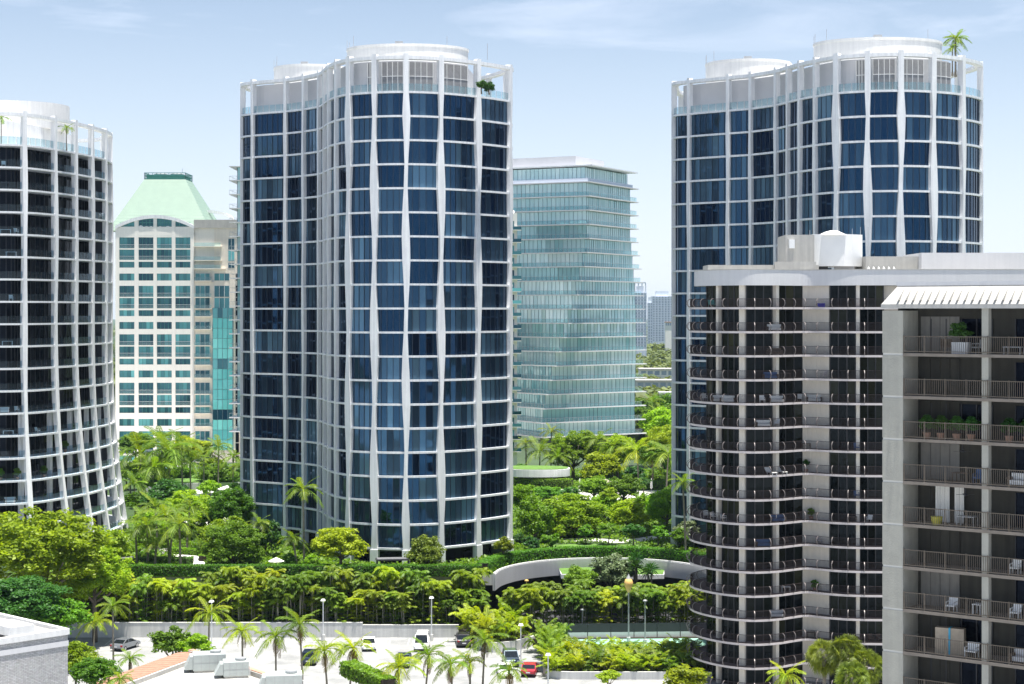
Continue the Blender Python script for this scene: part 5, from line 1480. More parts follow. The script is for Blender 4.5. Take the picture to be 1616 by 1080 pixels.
# ---- individual trees
LS = [
 # left foreground
 (70, 868, 242, 10.5, 6.6, 'lf_yellow', 'huge yellow green spreading tree at left edge below the balcony tower', 'L', 0),
 (150, 905, 246, 6.0, 4.6, 'lf_lime', 'leafy tree right of the huge spreading tree above parking lot', 'L', 0),
 (30, 950, 226, 7.6, 4.2, 'lf_deep', 'dark green dense tree behind the white brick building', 'L', 0),
 (85, 975, 226, 4.6, 3.0, 'lf_mid', 'green tree just right of the dark tree behind brick building', 'M', 0),
 (172, 872, 262, 4.2, 3.6, 'lf_yellow', 'yellow green tree beside the foot of the balcony tower', 'M', None),
 (118, 1040, 178, 2.6, 1.9, 'lf_lime', 'small bright tree next to the brick building wall', 'M', 0),
 (150, 1062, 174, 2.6, 1.7, 'lf_mid', 'leafy shrub beside white guard rail at bottom left', 'M', 0),
 (272, 1016, 214, 2.8, 2.1, 'lf_mid', 'round glossy tree in the lot just above terracotta tile edge', 'S', 0),
 (310, 1020, 212, 2.2, 1.6, 'lf_lime', 'small bright tree right of glossy tree above the tile edge', 'S', 0),
 # left garden
 (368, 877, 266, 5.4, 3.5, 'lf_mid', 'large dome shaped green tree in the left garden by pale path', 'L', None),
 (355, 838, 280, 4.6, 3.0, 'lf_lime', 'yellow green tree right behind the dome shaped tree', 'M', None),
 (300, 800, 300, 5.4, 3.6, 'lf_lime', 'spreading green tree in middle of the left garden', 'L', None),
 (365, 795, 298, 5.0, 4.0, 'lf_mid', 'green tree touching left edge of central tower', 'L', None),
 (262, 780, 318, 4.8, 3.2, 'lf_deep', 'dark feathery tree behind the palms in left garden', 'M', None),
 (240, 822, 292, 3.6, 2.6, 'lf_lime', 'light green bush tree behind coconut palms of left garden', 'M', None),
 (420, 842, 276, 2.6, 2.4, 'lf_deep', 'dark small tree beside the left foot of central tower', 'S', None),
 (300, 705, 400, 5.5, 3.2, 'lf_yellow', 'yellowish tree in front of the cream building', 'M', None),
 (232, 735, 372, 4.5, 3.2, 'lf_lime', 'light tree between royal palms below the cream building', 'M', None),
 (345, 745, 372, 5.0, 2.4, 'lf_mid', 'low tree by white parasols in left garden', 'M', None),
 (215, 700, 420, 5.0, 3.0, 'lf_mid', 'green tree in front of cream building by the balcony tower', 'M', None),
 (268, 722, 385, 4.0, 2.6, 'lf_deep', 'dark tree behind the lawn below cream building', 'M', None),
 # in front of the central tower
 (537, 858, 260, 4.3, 2.9, 'lf_yellow', 'bright lime tree in front of central tower left of canopy', 'M', None),
 (672, 872, 260.5, 3.0, 2.9, 'lf_olive', 'olive green airy tree in front of central tower right of canopy', 'M', None),
 (795, 858, 268, 1.7, 1.2, 'lf_yellow', 'small yellow bush at right foot of central tower', 'S', None),
 # middle garden
 (900, 812, 303, 7.6, 3.9, 'lf_lime', 'broad spreading tree with forked trunk in the middle garden', 'L', None),
 (845, 822, 296, 3.8, 4.2, 'lf_mid', 'slim pale trunked tree next to central tower right side', 'M', None),
 (994, 812, 304, 4.0, 2.9, 'lf_lime', 'rounded lime tree with single trunk in middle garden', 'M', None),
 (955, 800, 322, 3.4, 2.4, 'lf_lime', 'green tree between the broad tree and lime tree', 'M', None),
 (1052, 800, 312, 4.4, 3.4, 'lf_lime', 'dense green tree left of the right tower foot', 'M', None),
 (1030, 793, 330, 3.4, 1.8, 'lf_deep', 'dark tree under the garden terrace of middle garden', 'M', None),
 (937, 768, 356, 3.8, 2.5, 'lf_mid', 'clipped round tree left of the parasol in middle garden', 'M', None),
 (985, 770, 354, 4.2, 2.9, 'lf_mid', 'clipped round tree right of the parasol in middle garden', 'M', None),
 (866, 778, 356, 4.2, 1.6, 'lf_mid', 'low wide tree in front of the round white planter', 'M', None),
 (826, 785, 312, 3.2, 2.6, 'lf_lime', 'light green tree hugging central tower right edge', 'M', None),
 (905, 710, 402, 6.8, 5.6, 'lf_lime', 'tall bright green tree below the twisted tower', 'L', None),
 (950, 736, 390, 5.6, 3.8, 'lf_yellow', 'pale yellow green tree right of tall bright tree', 'M', None),
 (975, 712, 395, 5.0, 4.0, 'lf_lime', 'light tree behind coconut palm in middle garden', 'M', None),
 (1050, 700, 405, 6.0, 5.0, 'lf_yellow', 'bright yellow green tree left of the right tower', 'L', None),
 (1030, 720, 380, 4.0, 3.2, 'lf_mid', 'green tree below bright tree left of right tower', 'M', None),
 (1045, 670, 470, 6.5, 5.0, 'lf_lime', 'sunlit tree beside the foot of the twisted tower', 'M', 3),
 (1022, 650, 520, 6.5, 4.5, 'lf_mid', 'green tree right behind the twisted tower balconies', 'M', 3),
 (1052, 640, 560, 7.0, 4.5, 'lf_mid', 'tree in front of the flat roofed house', 'M', 3),
 # right, near condominium
 (965, 902, 262, 3.9, 2.9, 'lf_silver', 'silvery pale green tree in front of the ramp wall', 'M', 0),
 (916, 912, 258, 2.6, 2.0, 'lf_mid', 'rounded green tree left of silvery tree at ramp wall', 'M', 0),
 (1088, 850, 286, 2.8, 2.6, 'lf_silver', 'pale silvery shrub tree beside right tower foot', 'M', None),
 (1082, 1072, 190, 2.8, 1.6, 'lf_yellow', 'yellowish open shrub at bottom beside condominium', 'W', 0),
 (960, 1068, 205, 1.6, .9, 'lf_lime', 'small airy shrub in front of rounded planter wall', 'W', 0),
]
for (px, py, Y, rx, rz, mk, lab, kd, bs_) in LS:
    if 262 < Y < 420 and bs_ is None and px < 800: rx *= 1.04; rz *= 1.12; py += rz * .18 * F / Y
    tree(px, py, Y, rx, rz, mk, lab, kd, bs_)
# shrubs under the garden trees
SH = [(230, 880, 272, 1.8), (205, 870, 280, 2.0), (330, 815, 300, 2.6), (400, 880, 265, 1.6), (455, 885, 264, 1.6), (490, 886, 263, 1.5),
      (840, 858, 283, 1.7), (870, 852, 284, 2.0), (925, 838, 292, 1.6), (960, 836, 291, 1.8), (1000, 838, 287, 1.9), (1040, 840, 287, 1.8), (1075, 846, 284, 1.8), (880, 838, 298, 2.0), (820, 850, 290, 1.6),
      (830, 742, 410, 3.0), (930, 750, 400, 2.8), (970, 752, 398, 3.0), (1000, 748, 402, 3.0), (1040, 752, 396, 3.2), (1060, 742, 405, 3.4), (880, 752, 392, 2.6), (1015, 762, 372, 2.0), (900, 790, 345, 2.6), (1060, 800, 338, 2.6), (1040, 815, 322, 2.0), (250, 752, 372, 3.0), (290, 745, 380, 3.2), (200, 745, 380, 3.4), (335, 735, 392, 3.0), (380, 742, 380, 2.6),
      (1010, 790, 316, 2.2), (1060, 780, 318, 2.4), (960, 782, 322, 2.2), (900, 780, 325, 2.2), (215, 790, 320, 2.6), (225, 760, 345, 2.8), (330, 770, 335, 2.4), (380, 765, 340, 2.4), (240, 850, 286, 1.8)]
GM = [(205, 'balcony tower foot'), (232, 'garden palm trio'), (262, 'dark feathery tree'), (300, 'spreading garden tree'), (326, 'white parasols'), (368, 'dome shaped tree'), (400, 'central tower left edge'), (463, 'short dark palm'), (490, 'tall royal palm'), (826, 'central tower right edge'), (845, 'slim pale trunked tree'), (900, 'broad forked tree'), (937, 'left clipped round tree'), (955, 'taupe parasol'), (985, 'right clipped round tree'), (1007, 'wide coconut palm'), (1030, 'closed parasols'), (1060, 'right tower left edge')]
for j, (px, py, Y, r) in enumerate(SH):
    m_ = min(GM, key=lambda q: abs(q[0] - px)); tone = ('mid green', 'light green', 'dark green', 'hedge green')[j % 4]
    lab = single('%s shrub %s %s, %s' % (tone, 'left of' if px < m_[0] - 4 else 'right of' if px > m_[0] + 4 else 'by', m_[1], 'near the hedge' if Y < 285 else 'mid garden' if Y < 345 else 'far garden'))
    tree(px, py, Y, r, r * .72, ('lf_mid', 'lf_lime', 'lf_deep', 'lf_hedge')[j % 4], lab, 'W', None, 'shrubs under the podium trees', 'shrub', shrub=True, cat='shrub')

# ---- low planting over the podium beds: one uncountable mass
def inside(x, y, poly):
    r = np.zeros(len(x), bool); n = len(poly)
    for i in range(n):
        (x0, y0), (x1, y1) = poly[i][:2], poly[(i + 1) % n][:2]
        if y0 == y1: continue
        c = ((y0 > y) != (y1 > y)) & (x < (x1 - x0) * (y - y0) / (y1 - y0) + x0); r ^= c
    return r
rs = np.random.RandomState(17); n = 120000
gx = rs.uniform(-70, 42, n); gy = 258.5 + rs.uniform(0, 1, n) ** 1.25 * 168
keep = np.ones(n, bool)
for pl_ in (plC, plR): keep &= ~inside(gx, gy, [tuple(v) for v in pl_.off(0.5)])
for o in bpy.data.objects:
    if o.name.split('.')[0] in ('garden_path', 'garden_terrace', 'lawn') and o.parent is None:
        keep &= ~inside(gx, gy, [tuple(v.co[:2]) for v in o.data.vertices])
keep &= ~inside(gx, gy, [(-5, 250)] + off_open(arc, -.4) + [(31, 250)])
gx, gy = gx[keep], gy[keep]
hh = .25 + .35 * (np.sin(gx * 1.1) * np.cos(gy * .9) + 1)
C = np.column_stack([gx, gy, PZ + rs.uniform(.05, 1, len(gx)) * hh]); Nn = norm(rs.normal(size=(len(gx), 3)) * .6 + np.array([0, 0, 1.0]))
tag(link('ground_cover', np_mesh(leaves(rs, C, Nn, .3), 4, M['lf_mid'])), 'low leafy ground cover between the podium trees', 'ground cover', kind='stuff')

# ---- yuccas and agave-like heads by the ramp
def spiky(px, py, Y, r, n, label, base=0.0):
    X = WX(px, Y); zc = WZ(py, Y); T = thing('yucca', label, 'yucca', (X, Y, base)); h = zc - base
    for hd in range(n):
        a = hd * 2.2; ox, oy, oz = .9 * math.cos(a) * (hd > 0), .9 * math.sin(a) * (hd > 0), -hd * .55
        rs = np.random.RandomState(hd + 3); V = []
        for i in range(90):
            d = norm(rs.normal(size=3) + np.array([0, 0, .5])); s = norm(np.cross(d, rs.normal(size=3))) * .07
            L = r * rs.uniform(.8, 1.1); c = np.array([ox, oy, h + oz])
            V += [c - s, c + d * L * .6 - s, c + d * L + np.array([0, 0, -.15 * L]), c + d * L * .6 + s]
        link('leaf_rosette', np_mesh(np.array(V), 4, M['lf_deep']), T)
        m = MB(); m.tube([(0, 0, -.1), (ox * .5, oy * .5, (h + oz) * .6), (ox, oy, h + oz)], [.2, .15, .12], 6); m.build('trunk', M['trunk'], T)
spiky(1005, 882, 262, 1.5, 3, 'dark spiky yucca with several heads above silvery tree')
spiky(1028, 898, 261, 1.4, 2, 'smaller spiky yucca right of the tall yucca')

# ---- feather palms
RP = [
 # parking lot palms (light, windblown)
 (149, 982, 228, 3.0, 'thin palm by the left end of the parking wall', 'lf_palm_y', 0, .9),
 (178, 957, 224, 2.6, 'sparse palm on a tall dark trunk beside the silver car', 'lf_palm', 0, .6),
 (330, 968, 222, 3.2, 'palm rising above glossy tree left of lamp post', 'lf_palm_y', 0, .8),
 (382, 996, 214, 3.0, 'low palm above the second air handler', 'lf_palm_y', 0, .6),
 (435, 1004, 212, 3.2, 'palm with drooping fronds at edge of the white roof', 'lf_palm', 0, .8),
 (473, 985, 214, 3.2, 'taller palm left of the first white lamp post', 'lf_palm', 0, .8),
 (512, 1027, 202, 3.0, 'bright palm beside dark blue parked car', 'lf_palm_y', 0, .8),
 (557, 1022, 204, 3.2, 'palm with brown dead skirt in front of white sedan', 'lf_palm_y', 0, .8),
 (630, 1052, 190, 3.1, 'palm near bottom edge with yellow drooping fronds', 'lf_palm_y', 0, .7),
 (676, 1034, 196, 3.0, 'slim palm in front of white van', 'lf_palm', 0, .8),
 (712, 1048, 200, 2.9, 'bushy palm on the left of the lot island', 'lf_palm', 0, .7),
 (765, 1010, 206, 3.2, 'tall windblown palm on the lot island', 'lf_palm', 0, 1.0),
 (742, 1046, 206, 2.6, 'low spreading palm in the middle of lot island', 'lf_palm_y', 0, .4),
 (803, 1058, 192, 2.6, 'palm in front of dark parked car near bottom', 'lf_palm', 0, .7),
 (190, 1072, 172, 1.9, 'small palm tuft below silver car at bottom left', 'lf_palm', 0, .3),
 (205, 1040, 190, 1.9, 'tiny palm peeking over terracotta tile edge', 'lf_palm', 0, .3),
 # left garden coconut palms
 (232, 830, 268, 4.2, 'coconut palm leftmost of the garden trio', 'lf_palm', None, 0),
 (262, 815, 270, 4.2, 'coconut palm middle of the garden trio', 'lf_palm', None, 0),
 (283, 828, 264, 4.2, 'coconut palm rightmost of garden trio by the path', 'lf_palm', None, 0),
 (247, 858, 266, 2.8, 'lower coconut palm under the garden trio', 'lf_palm', None, 0),
 (478, 772, 265.5, 3.4, 'tall royal palm standing before left half of central tower', 'lf_palm', None, 1.3),
 (463, 850, 264, 2.6, 'short dark palm at the foot of tall royal palm', 'lf_palm', None, .5),
 (408, 826, 274, 2.6, 'small palm beside left edge of central tower', 'lf_palm', None, .4),
 # royal palms before the cream building
 (222, 716, 352, 7.2, 'large royal palm nearest balcony tower before cream building', 'lf_palm', None, 1.6),
 (268, 712, 350, 7.4, 'large royal palm in front of the cream building centre', 'lf_palm', None, 1.6),
 (242, 738, 345, 5.6, 'lower royal palm between the two large royal palms', 'lf_palm', None, 1.2),
 (300, 730, 352, 4.4, 'palm right of large royal palms by the lawn', 'lf_palm', None, 1.0),
 (345, 705, 360, 3.8, 'slim palm below glass stair shaft of cream building', 'lf_palm', None, .8),
 (368, 722, 345, 3.2, 'slim palm close to left edge of central tower', 'lf_palm', None, .8),
 (380, 735, 340, 2.8, 'smallest of slim palms beside central tower edge', 'lf_palm', None, .6),
 (212, 765, 325, 3.6, 'shaggy palm beside the balcony tower base', 'lf_palm', None, .4),
 (205, 742, 352, 4.6, 'palm tucked against the balcony tower below royal palms', 'lf_palm', None, .8),
 (256, 694, 372, 5.6, 'high royal palm behind the two large royal palms', 'lf_palm', None, 1.4),
 (287, 702, 366, 5.0, 'royal palm right of the cream building axis', 'lf_palm', None, 1.2),
 (322, 716, 362, 4.4, 'palm left of the slim palms by the lawn', 'lf_palm', None, .8),
 (245, 800, 282, 3.8, 'coconut palm behind the garden trio', 'lf_palm', None, 0),
 (272, 842, 266, 3.2, 'low coconut palm in front of garden trio', 'lf_palm', None, 0),
 (214, 842, 268, 3.6, 'coconut palm nearest the balcony tower foot', 'lf_palm', None, 0),
 (300, 800, 284, 3.4, 'coconut palm right behind the garden trio', 'lf_palm', None, 0),
 # middle garden
 (852, 712, 400, 5.2, 'palm above the round white planter', 'lf_palm', None, .8),
 (880, 722, 396, 4.0, 'smaller palm right of palm above round planter', 'lf_palm', None, .6),
 (830, 700, 400, 2.8, 'little olive palm by the cream block edge', 'lf_olive', None, .4),
 (870, 682, 410, 3.4, 'olive palm rising before the twisted tower base', 'lf_olive', None, .4),
 (944, 694, 398, 4.4, 'palm behind tall bright tree below twisted tower', 'lf_palm', None, .8),
 (968, 705, 392, 4.0, 'palm between bright tree and coconut palm', 'lf_palm', None, .6),
 (1005, 712, 382, 6.0, 'wide coconut palm in middle garden terrace', 'lf_palm_y', None, 0),
 (1055, 716, 376, 5.6, 'windblown coconut palm left of right tower', 'lf_palm', None, 0),
 (1078, 762, 272, 2.7, 'royal palm standing before right tower left edge', 'lf_palm', None, 1.0),
 (1040, 655, 480, 5.0, 'palm beside the twisted tower lower balconies', 'lf_palm', 3, .8),
 (1030, 636, 520, 5.0, 'farther palm behind the twisted tower lower balconies', 'lf_palm', 3, .8),
 # bottom right
 (1240, 1066, 185, 2.5, 'bright green palm at bottom in front of condominium', 'lf_palm_y', 0, .6),
]
for (px, py, Y, L, lab, mk, bs_, sh) in RP:
    palm(px, py, Y, L, lab, bs_, mk, n=13 if Y < 256 else 14, shaft=sh, lean=rV.uniform(-.5, .5), trunk_r=.13 if Y < 256 else .18, wind=rV.uniform(-.3, .3), skirt=7 if 'brown dead' in lab else (3 if Y < 215 else 0))
# rooftop palms
palm(1508, 62, 276, 2.5, 'palm growing on the roof of the right tower', ztop_r + 4.6, 'lf_palm', 22, name='rooftop_palm', trunk_r=.16)
palm(1503, 76, 275, 1.8, 'lower palm beside the roof palm of the right tower', ztop_r + 4.6, 'lf_palm_y', 10, name='rooftop_palm', trunk_r=.12)
palm(105, 203, 284, 1.5, 'small palm on roof terrace of the balcony tower', ZTL, 'lf_palm', 11, name='rooftop_palm', trunk_r=.08)
palm(2, 186, 277, 1.8, 'palm at left edge on roof terrace of the balcony tower', ZTL, 'lf_palm', 11, name='rooftop_palm', trunk_r=.08)
for px, py, Y, lab in ((760, 134, 271, 'dark potted shrub on terrace at top right of central tower'), (772, 138, 271.5, 'rounder dark potted shrub beside the first on central tower terrace')):
    tree(px, py, Y, .9, .9, 'lf_deep', lab, 'S', ztop_c, None, 'potted_shrub', shrub=True, cat='shrub')

# fan palm heads, bottom right: shaggy round crowns
FP = []
for v in range(2):
    rs = np.random.RandomState(200 + v); V = []
    for i in range(120):
        d = norm(rs.normal(size=3) + np.array([0, 0, .35])); hub = d * rs.uniform(.55, .72)
        s1 = norm(np.cross(d, rs.normal(size=3))); s2 = np.cross(d, s1)
        for j in range(13):
            a = (j - 6) * .26; rd = norm(s1 * math.sin(a) + (d * .75 + s2 * .4) * math.cos(a))
            tip = hub + rd * .46 + np.array([0, 0, -.13]) * abs(rs.normal(1, .3)); sd = norm(np.cross(rd, s2)) * .026
            V += [hub, hub + rd * .25 - sd, tip, hub + rd * .25 + sd]
    FP.append(np_mesh(np.array(V), 4, M['lf_olive']))
for j, (px, py, Y, r, lab) in enumerate(((1300, 1035, 190, 1.75, 'round olive fan palm crown leftmost of the trio by condominium'), (1335, 1030, 189, 1.9, 'round olive fan palm crown tallest of the trio by condominium'), (1367, 1052, 187, 1.8, 'round olive fan palm crown rightmost of the trio by condominium'), (1345, 1070, 184, 1.7, 'lowest olive fan palm crown below the trio by condominium'))):
    zc = WZ(py, Y); T = thing('fan_palm', lab, 'palm', (WX(px, Y), Y, 0), j)
    link('crown', FP[j % 2], T, (0, 0, zc), (0, 0, j), r * 1.12)
    m = MB(); m.tube([(0, 0, -.1), (.1, 0, zc * .5), (0, 0, zc)], [.24, .19, .2], 8); m.build('trunk', M['palm_trunk'], T)

# ---- far wooded suburb: one uncountable mass
rs = np.random.RandomState(9); Cs, Ns = [], []; SZ = []
for i in range(2600):
    Y = 600 * (6.5 ** rs.uniform(0, 1)); 
    X = rs.uniform(-.32, .36) * Y if i % 3 else WX(rs.uniform(985, 1085), Y)
    r = rs.uniform(4.5, 8) * (1 if Y < 1500 else 1.6); zt_ = rs.uniform(5, 11)
    n = 70 if Y < 1500 else 34
    d = norm(rs.normal(size=(n, 3)) + np.array([0, 0, .7]))
    Cs.append(np.array([X, Y, zt_ - r * .3]) + d * np.array([r, r, r * .8]) * rs.uniform(.75, 1.1, (n, 1))); Ns.append(norm(d + np.array([0, 0, .6]) + rs.normal(size=(n, 3)) * .4)); SZ.append(np.full(n, r * .24))
tag(link('distant_woodland', np_mesh(leaves(rs, np.concatenate(Cs), np.concatenate(Ns), np.concatenate(SZ), .8), 4, M['lf_far'])), 'hazy green tree canopy stretching to the horizon', 'woodland', kind='stuff')
# ---------------------------------------------------------------- cars
def paint(name, c, metal=.2):
    m = mat(name, c, .3, .03, .8, metal)
    m.node_tree.nodes['Principled BSDF'].inputs['Coat Weight'].default_value = .6
    return m
PAINT = {'silver': paint('silver_paint', (.27, .29, .32), .5), 'white': paint('white_paint', (.78, .78, .78), 0), 'dark': paint('dark_plum_paint', (.03, .028, .04), .3), 'navy': paint('navy_paint', (.02, .035, .075), .4),
         'teal': paint('dark_teal_paint', (.02, .05, .065), .4), 'red': paint('red_paint', (.42, .015, .03), .2), 'grey': paint('grey_blue_paint', (.07, .10, .13), .4)}
M['car_glass'] = pane_mat('car_glass', (.008, .011, .014), (.02, .025, .03), (.9, 1, 1), 1.5)
M['tyre'] = mat('tyre_rubber', (.02, .02, .02), .9, .1)
M['rim'] = mat('alloy_rim', (.5, .5, .52), .3, .05, metal=.8)
M['tail'] = mat('red_lamp', (.35, .01, .01), .25, .05)
M['head'] = mat('clear_lamp', (.7, .72, .74), .15, .03)
M['plate'] = mat('number_plate', (.7, .7, .72), .5, .03)
# side profiles: (x from rear to front, z) lower body and greenhouse
KINDS = {
 'sedan': dict(L=4.7, W=1.84, body=[(-2.35, .35), (-2.33, .80), (-2.2, .98), (-1.55, 1.02), (.85, 1.0), (1.9, .86), (2.28, .70), (2.35, .38)], top=[(-1.75, 1.0), (-1.0, 1.42), (.25, 1.45), (1.15, 1.0)]),
 'suv': dict(L=4.75, W=1.95, body=[(-2.36, .42), (-2.36, .95), (-2.28, 1.10), (-1.6, 1.12), (1.0, 1.10), (1.95, 1.02), (2.3, .85), (2.37, .45)], top=[(-2.2, 1.1), (-1.85, 1.70), (.2, 1.74), (1.15, 1.1)]),
 'van': dict(L=5.3, W=2.0, body=[(-2.65, .42), (-2.65, 1.1), (-2.6, 1.2), (-1.6, 1.22), (1.5, 1.2), (2.2, 1.05), (2.6, .85), (2.66, .45)], top=[(-2.62, 1.2), (-2.5, 2.05), (1.0, 2.1), (1.9, 1.2)]),
}
def loft(m, prof, hw, tumble, m0=0, base=None):
    """closed side profile swept across the width with rounded shoulders"""
    secs = [(-1, .0, .0), (-.94, .05, 1), (.94, .05, 1), (1, 0, 0)]
    b = len(m.v); n = len(prof); zc = sum(p[1] for p in prof) / n; xc = sum(p[0] for p in prof) / n
    zmin = min(p[1] for p in prof)
    for (s, g, full) in secs:
        k = 1.0 if full else .955
        for (x, z) in prof:
            y = s * hw * (1 - tumble * (z - zmin))
            m.v.append((xc + (x - xc) * k, y, zc + (z - zc) * k))
    for i in range(3):
        for j in range(n):
            j2 = (j + 1) % n
            m.f.append((b + i * n + j, b + i * n + j2, b + (i + 1) * n + j2, b + (i + 1) * n + j)); m.m.append(m0)
    m.f.append(tuple(b + j for j in range(n))); m.m.append(m0)
    m.f.append(tuple(b + 3 * n + j for j in reversed(range(n)))); m.m.append(m0)
CARM = {}
def car(px, py, kind, col, rz, label, Y=None, z=0.0):
    Y = Y or (HC - z) * F / (py - HZ); K = KINDS[kind]; hw = K['W'] / 2
    T = thing('parked_car', label, 'van' if kind == 'van' else 'car', (WX(px, Y), Y, z), rz, 'cars in the parking lot')
    m = MB(); loft(m, K['body'], hw, .03); m.build('body', PAINT[col], T, bevel=.03)
    tp = K['top']; m = MB(); loft(m, tp, hw * .93, .16); m.build('window_glass', M['car_glass'], T)
    zt_ = max(p[1] for p in tp); x0, x1 = tp[1][0], tp[2][0]; wt = hw * .93 * (1 - .16 * (zt_ - tp[0][1])) 
    m = MB(); m.hexa([(x0 - .06, -wt * .98, zt_ - .05), (x1 + .05, -wt * .98, zt_ - .02), (x1 + .05, wt * .98, zt_ - .02), (x0 - .06, wt * .98, zt_ - .05), (x0, -wt * .9, zt_ + .03), (x1 - .05, -wt * .9, zt_ + .05), (x1 - .05, wt * .9, zt_ + .05), (x0, wt * .9, zt_ + .03)])
    m.build('roof', PAINT[col], T)
    for s in (-1, 1):
        m = MB()
        for (a, c) in ((tp[0], tp[1]), (tp[3], tp[2])):
            m.bar((a[0], s * hw * .93, a[1]), (c[0], s * wt, c[1] + .01), .09)
        xm = (x0 + x1) / 2 - .1; m.bar((xm, s * hw * .935, tp[0][1]), (xm, s * wt * 1.005, zt_), .08)
        m.build('pillar', PAINT[col], T)
        m = MB(); m.hexa([(tp[3][0] - .35, s * hw, tp[3][1] + .0), (tp[3][0] - .2, s * hw, tp[3][1]), (tp[3][0] - .2, s * (hw + .2), tp[3][1] + .02), (tp[3][0] - .35, s * (hw + .2), tp[3][1] + .02), (tp[3][0] - .35, s * hw, tp[3][1] + .15), (tp[3][0] - .22, s * hw, tp[3][1] + .15), (tp[3][0] - .22, s * (hw + .2), tp[3][1] + .17), (tp[3][0] - .35, s * (hw + .2), tp[3][1] + .17)]); m.build('mirror', PAINT[col], T)
        zl = K['body'][1][1]; xr = K['body'][0][0]; xf = K['body'][-1][0]
        m = MB(); m.box(xr - .02, xr + .12, s * hw * .9 - .22, s * hw * .9 + .05, zl - .12, zl + .10); m.build('tail_light', M['tail'], T)
        m = MB(); zf = K['body'][-2][1]; m.box(xf - .22, xf + .015, s * hw * .86 - .22, s * hw * .86 + .06, zf - .12, zf + .02); m.build('headlight', M['head'], T)
        for xw in (K['L'] * -.29, K['L'] * .30):
            w = MB(); 
            w.tube([(xw, s * (hw - .22), .33), (xw, s * (hw + .01), .33)], .34, 16); wh = w.build('wheel', M['tyre'], T)
            w = MB(); w.tube([(xw, s * (hw + .012), .33), (xw, s * (hw + .022), .33)], .22, 10); w.build('rim', M['rim'], wh)
    xr = K['body'][0][0]; m = MB(); m.box(xr - .025, xr - .004, -.26, .26, .58, .72); m.build('number_plate', M['plate'], T)
    m = MB(); m.box(xr - .04, xr + .02, -hw * .9, hw * .9, .36, .48); m.build('bumper', M['dark_metal'], T)
    return T
car(198, 1024, 'sedan', 'silver', R(68), 'silver sedan parked alone near the left end of parking wall')
car(582, 1024, 'sedan', 'white', R(-84), 'white sedan with bonnet towards us by parking wall')
car(666, 1024, 'van', 'white', R(-90), 'white van parked against parking wall beside lamp post')
car(731, 1018, 'suv', 'dark', R(95), 'dark plum car with mirrors folded out at right end of parking wall')
car(490, 1046, 'suv', 'navy', R(88), 'navy blue car half hidden behind palms next to white roof')
car(637, 1050, 'sedan', 'teal', R(-92), 'dark teal car behind yellow palm in middle of lot')
car(806, 1048, 'suv', 'grey', R(-85), 'dark grey blue car parked behind the red car')
car(836, 1064, 'sedan', 'red', R(84), 'red sedan driving beside the rounded palm planter')
car(797, 1066, 'sedan', 'white', R(-85), 'white car in front of dark grey blue car near bottom')

# ---------------------------------------------------------------- lamp posts
def lamp(px, py_top, py_base, label, Y=None, head='box', z=0.0, m_='white_metal', r=.075, arm=True, name='lamp_post'):
    Y = Y or (HC - z) * F / (py_base - HZ); h = WZ(py_top, Y) - z
    T = thing(name, label, 'lamp post', (WX(px, Y), Y, z), 0, 'parking lot lamp posts' if head == 'box' else None)
    m = MB(); m.tube([(0, 0, .0), (0, 0, h * .5), (0, 0, h)], [r * 1.25, r * 1.1, r], 8); m.build('pole', M[m_], T)
    m = MB(); m.tube([(0, 0, -.02), (0, 0, .9)], .26, 12); m.build('base', M['concrete'], T)
    if head == 'box':
        m = MB(); m.hexa([(-.32, -.55, h + .02), (.32, -.55, h + .02), (.32, .2, h + .02), (-.32, .2, h + .02), (-.2, -.4, h + .22), (.2, -.4, h + .22), (.2, .12, h + .22), (-.2, .12, h + .22)]); m.build('lamp_head', M[m_], T)
    elif head == 'lantern':
        m = MB(); m.lathe([(.12, 0), (.22, .1), (.55, .9), (.62, 1.3), (.45, 1.75), (.12, 2.0), (.05, 2.35)], 12, (0, 0, h)); m.build('lamp_head', M['amber'], T, smooth=True)
        m = MB(); m.lathe([(.30, 0), (.34, .08), (.12, .5), (.03, .7)], 10, (0, 0, h + 1.78)); m.build('cap', M['grey_metal'], T)
    elif head == 'cap':
        m = MB(); m.lathe([(.1, 0), (.3, .05), (.3, .2), (.1, .3)], 10, (0, 0, h)); m.build('lamp_head', M[m_], T)
    return T
lamp(510, 948, 1012, 'white lamp post at the parking wall behind palms')
lamp(681, 944, 1012, 'white lamp post between white van and dark plum car')
lamp(822, 987, 1054, 'white lamp post standing behind the red car')
lamp(865, 1034, 1096, 'nearest white lamp post at rounded planter corner')
lamp(992, 935, 1008, 'grey lamp post with amber lantern on the sports court', Y=240, head='lantern', z=.9, m_='grey_metal', r=.09, name='lantern_post')
lamp(1018, 950, 1010, 'slim grey lamp post right of the amber lantern', Y=238.5, head='cap', z=.9, m_='grey_metal', name='court_lamp')
lamp(919, 964, 984, 'short grey lamp among palms left of the amber lantern', Y=246.4, head='cap', z=.9, m_='grey_metal', r=.05, name='garden_lamp')
lamp(831, 918, 930, 'small amber lantern at left mouth of the ramp', Y=254.5, head='cap', z=1.0, m_='amber', r=.05, name='lantern_post')
lamp(334, 950, 1030, 'thin white lamp post between palms left of the first lamp', Y=236)

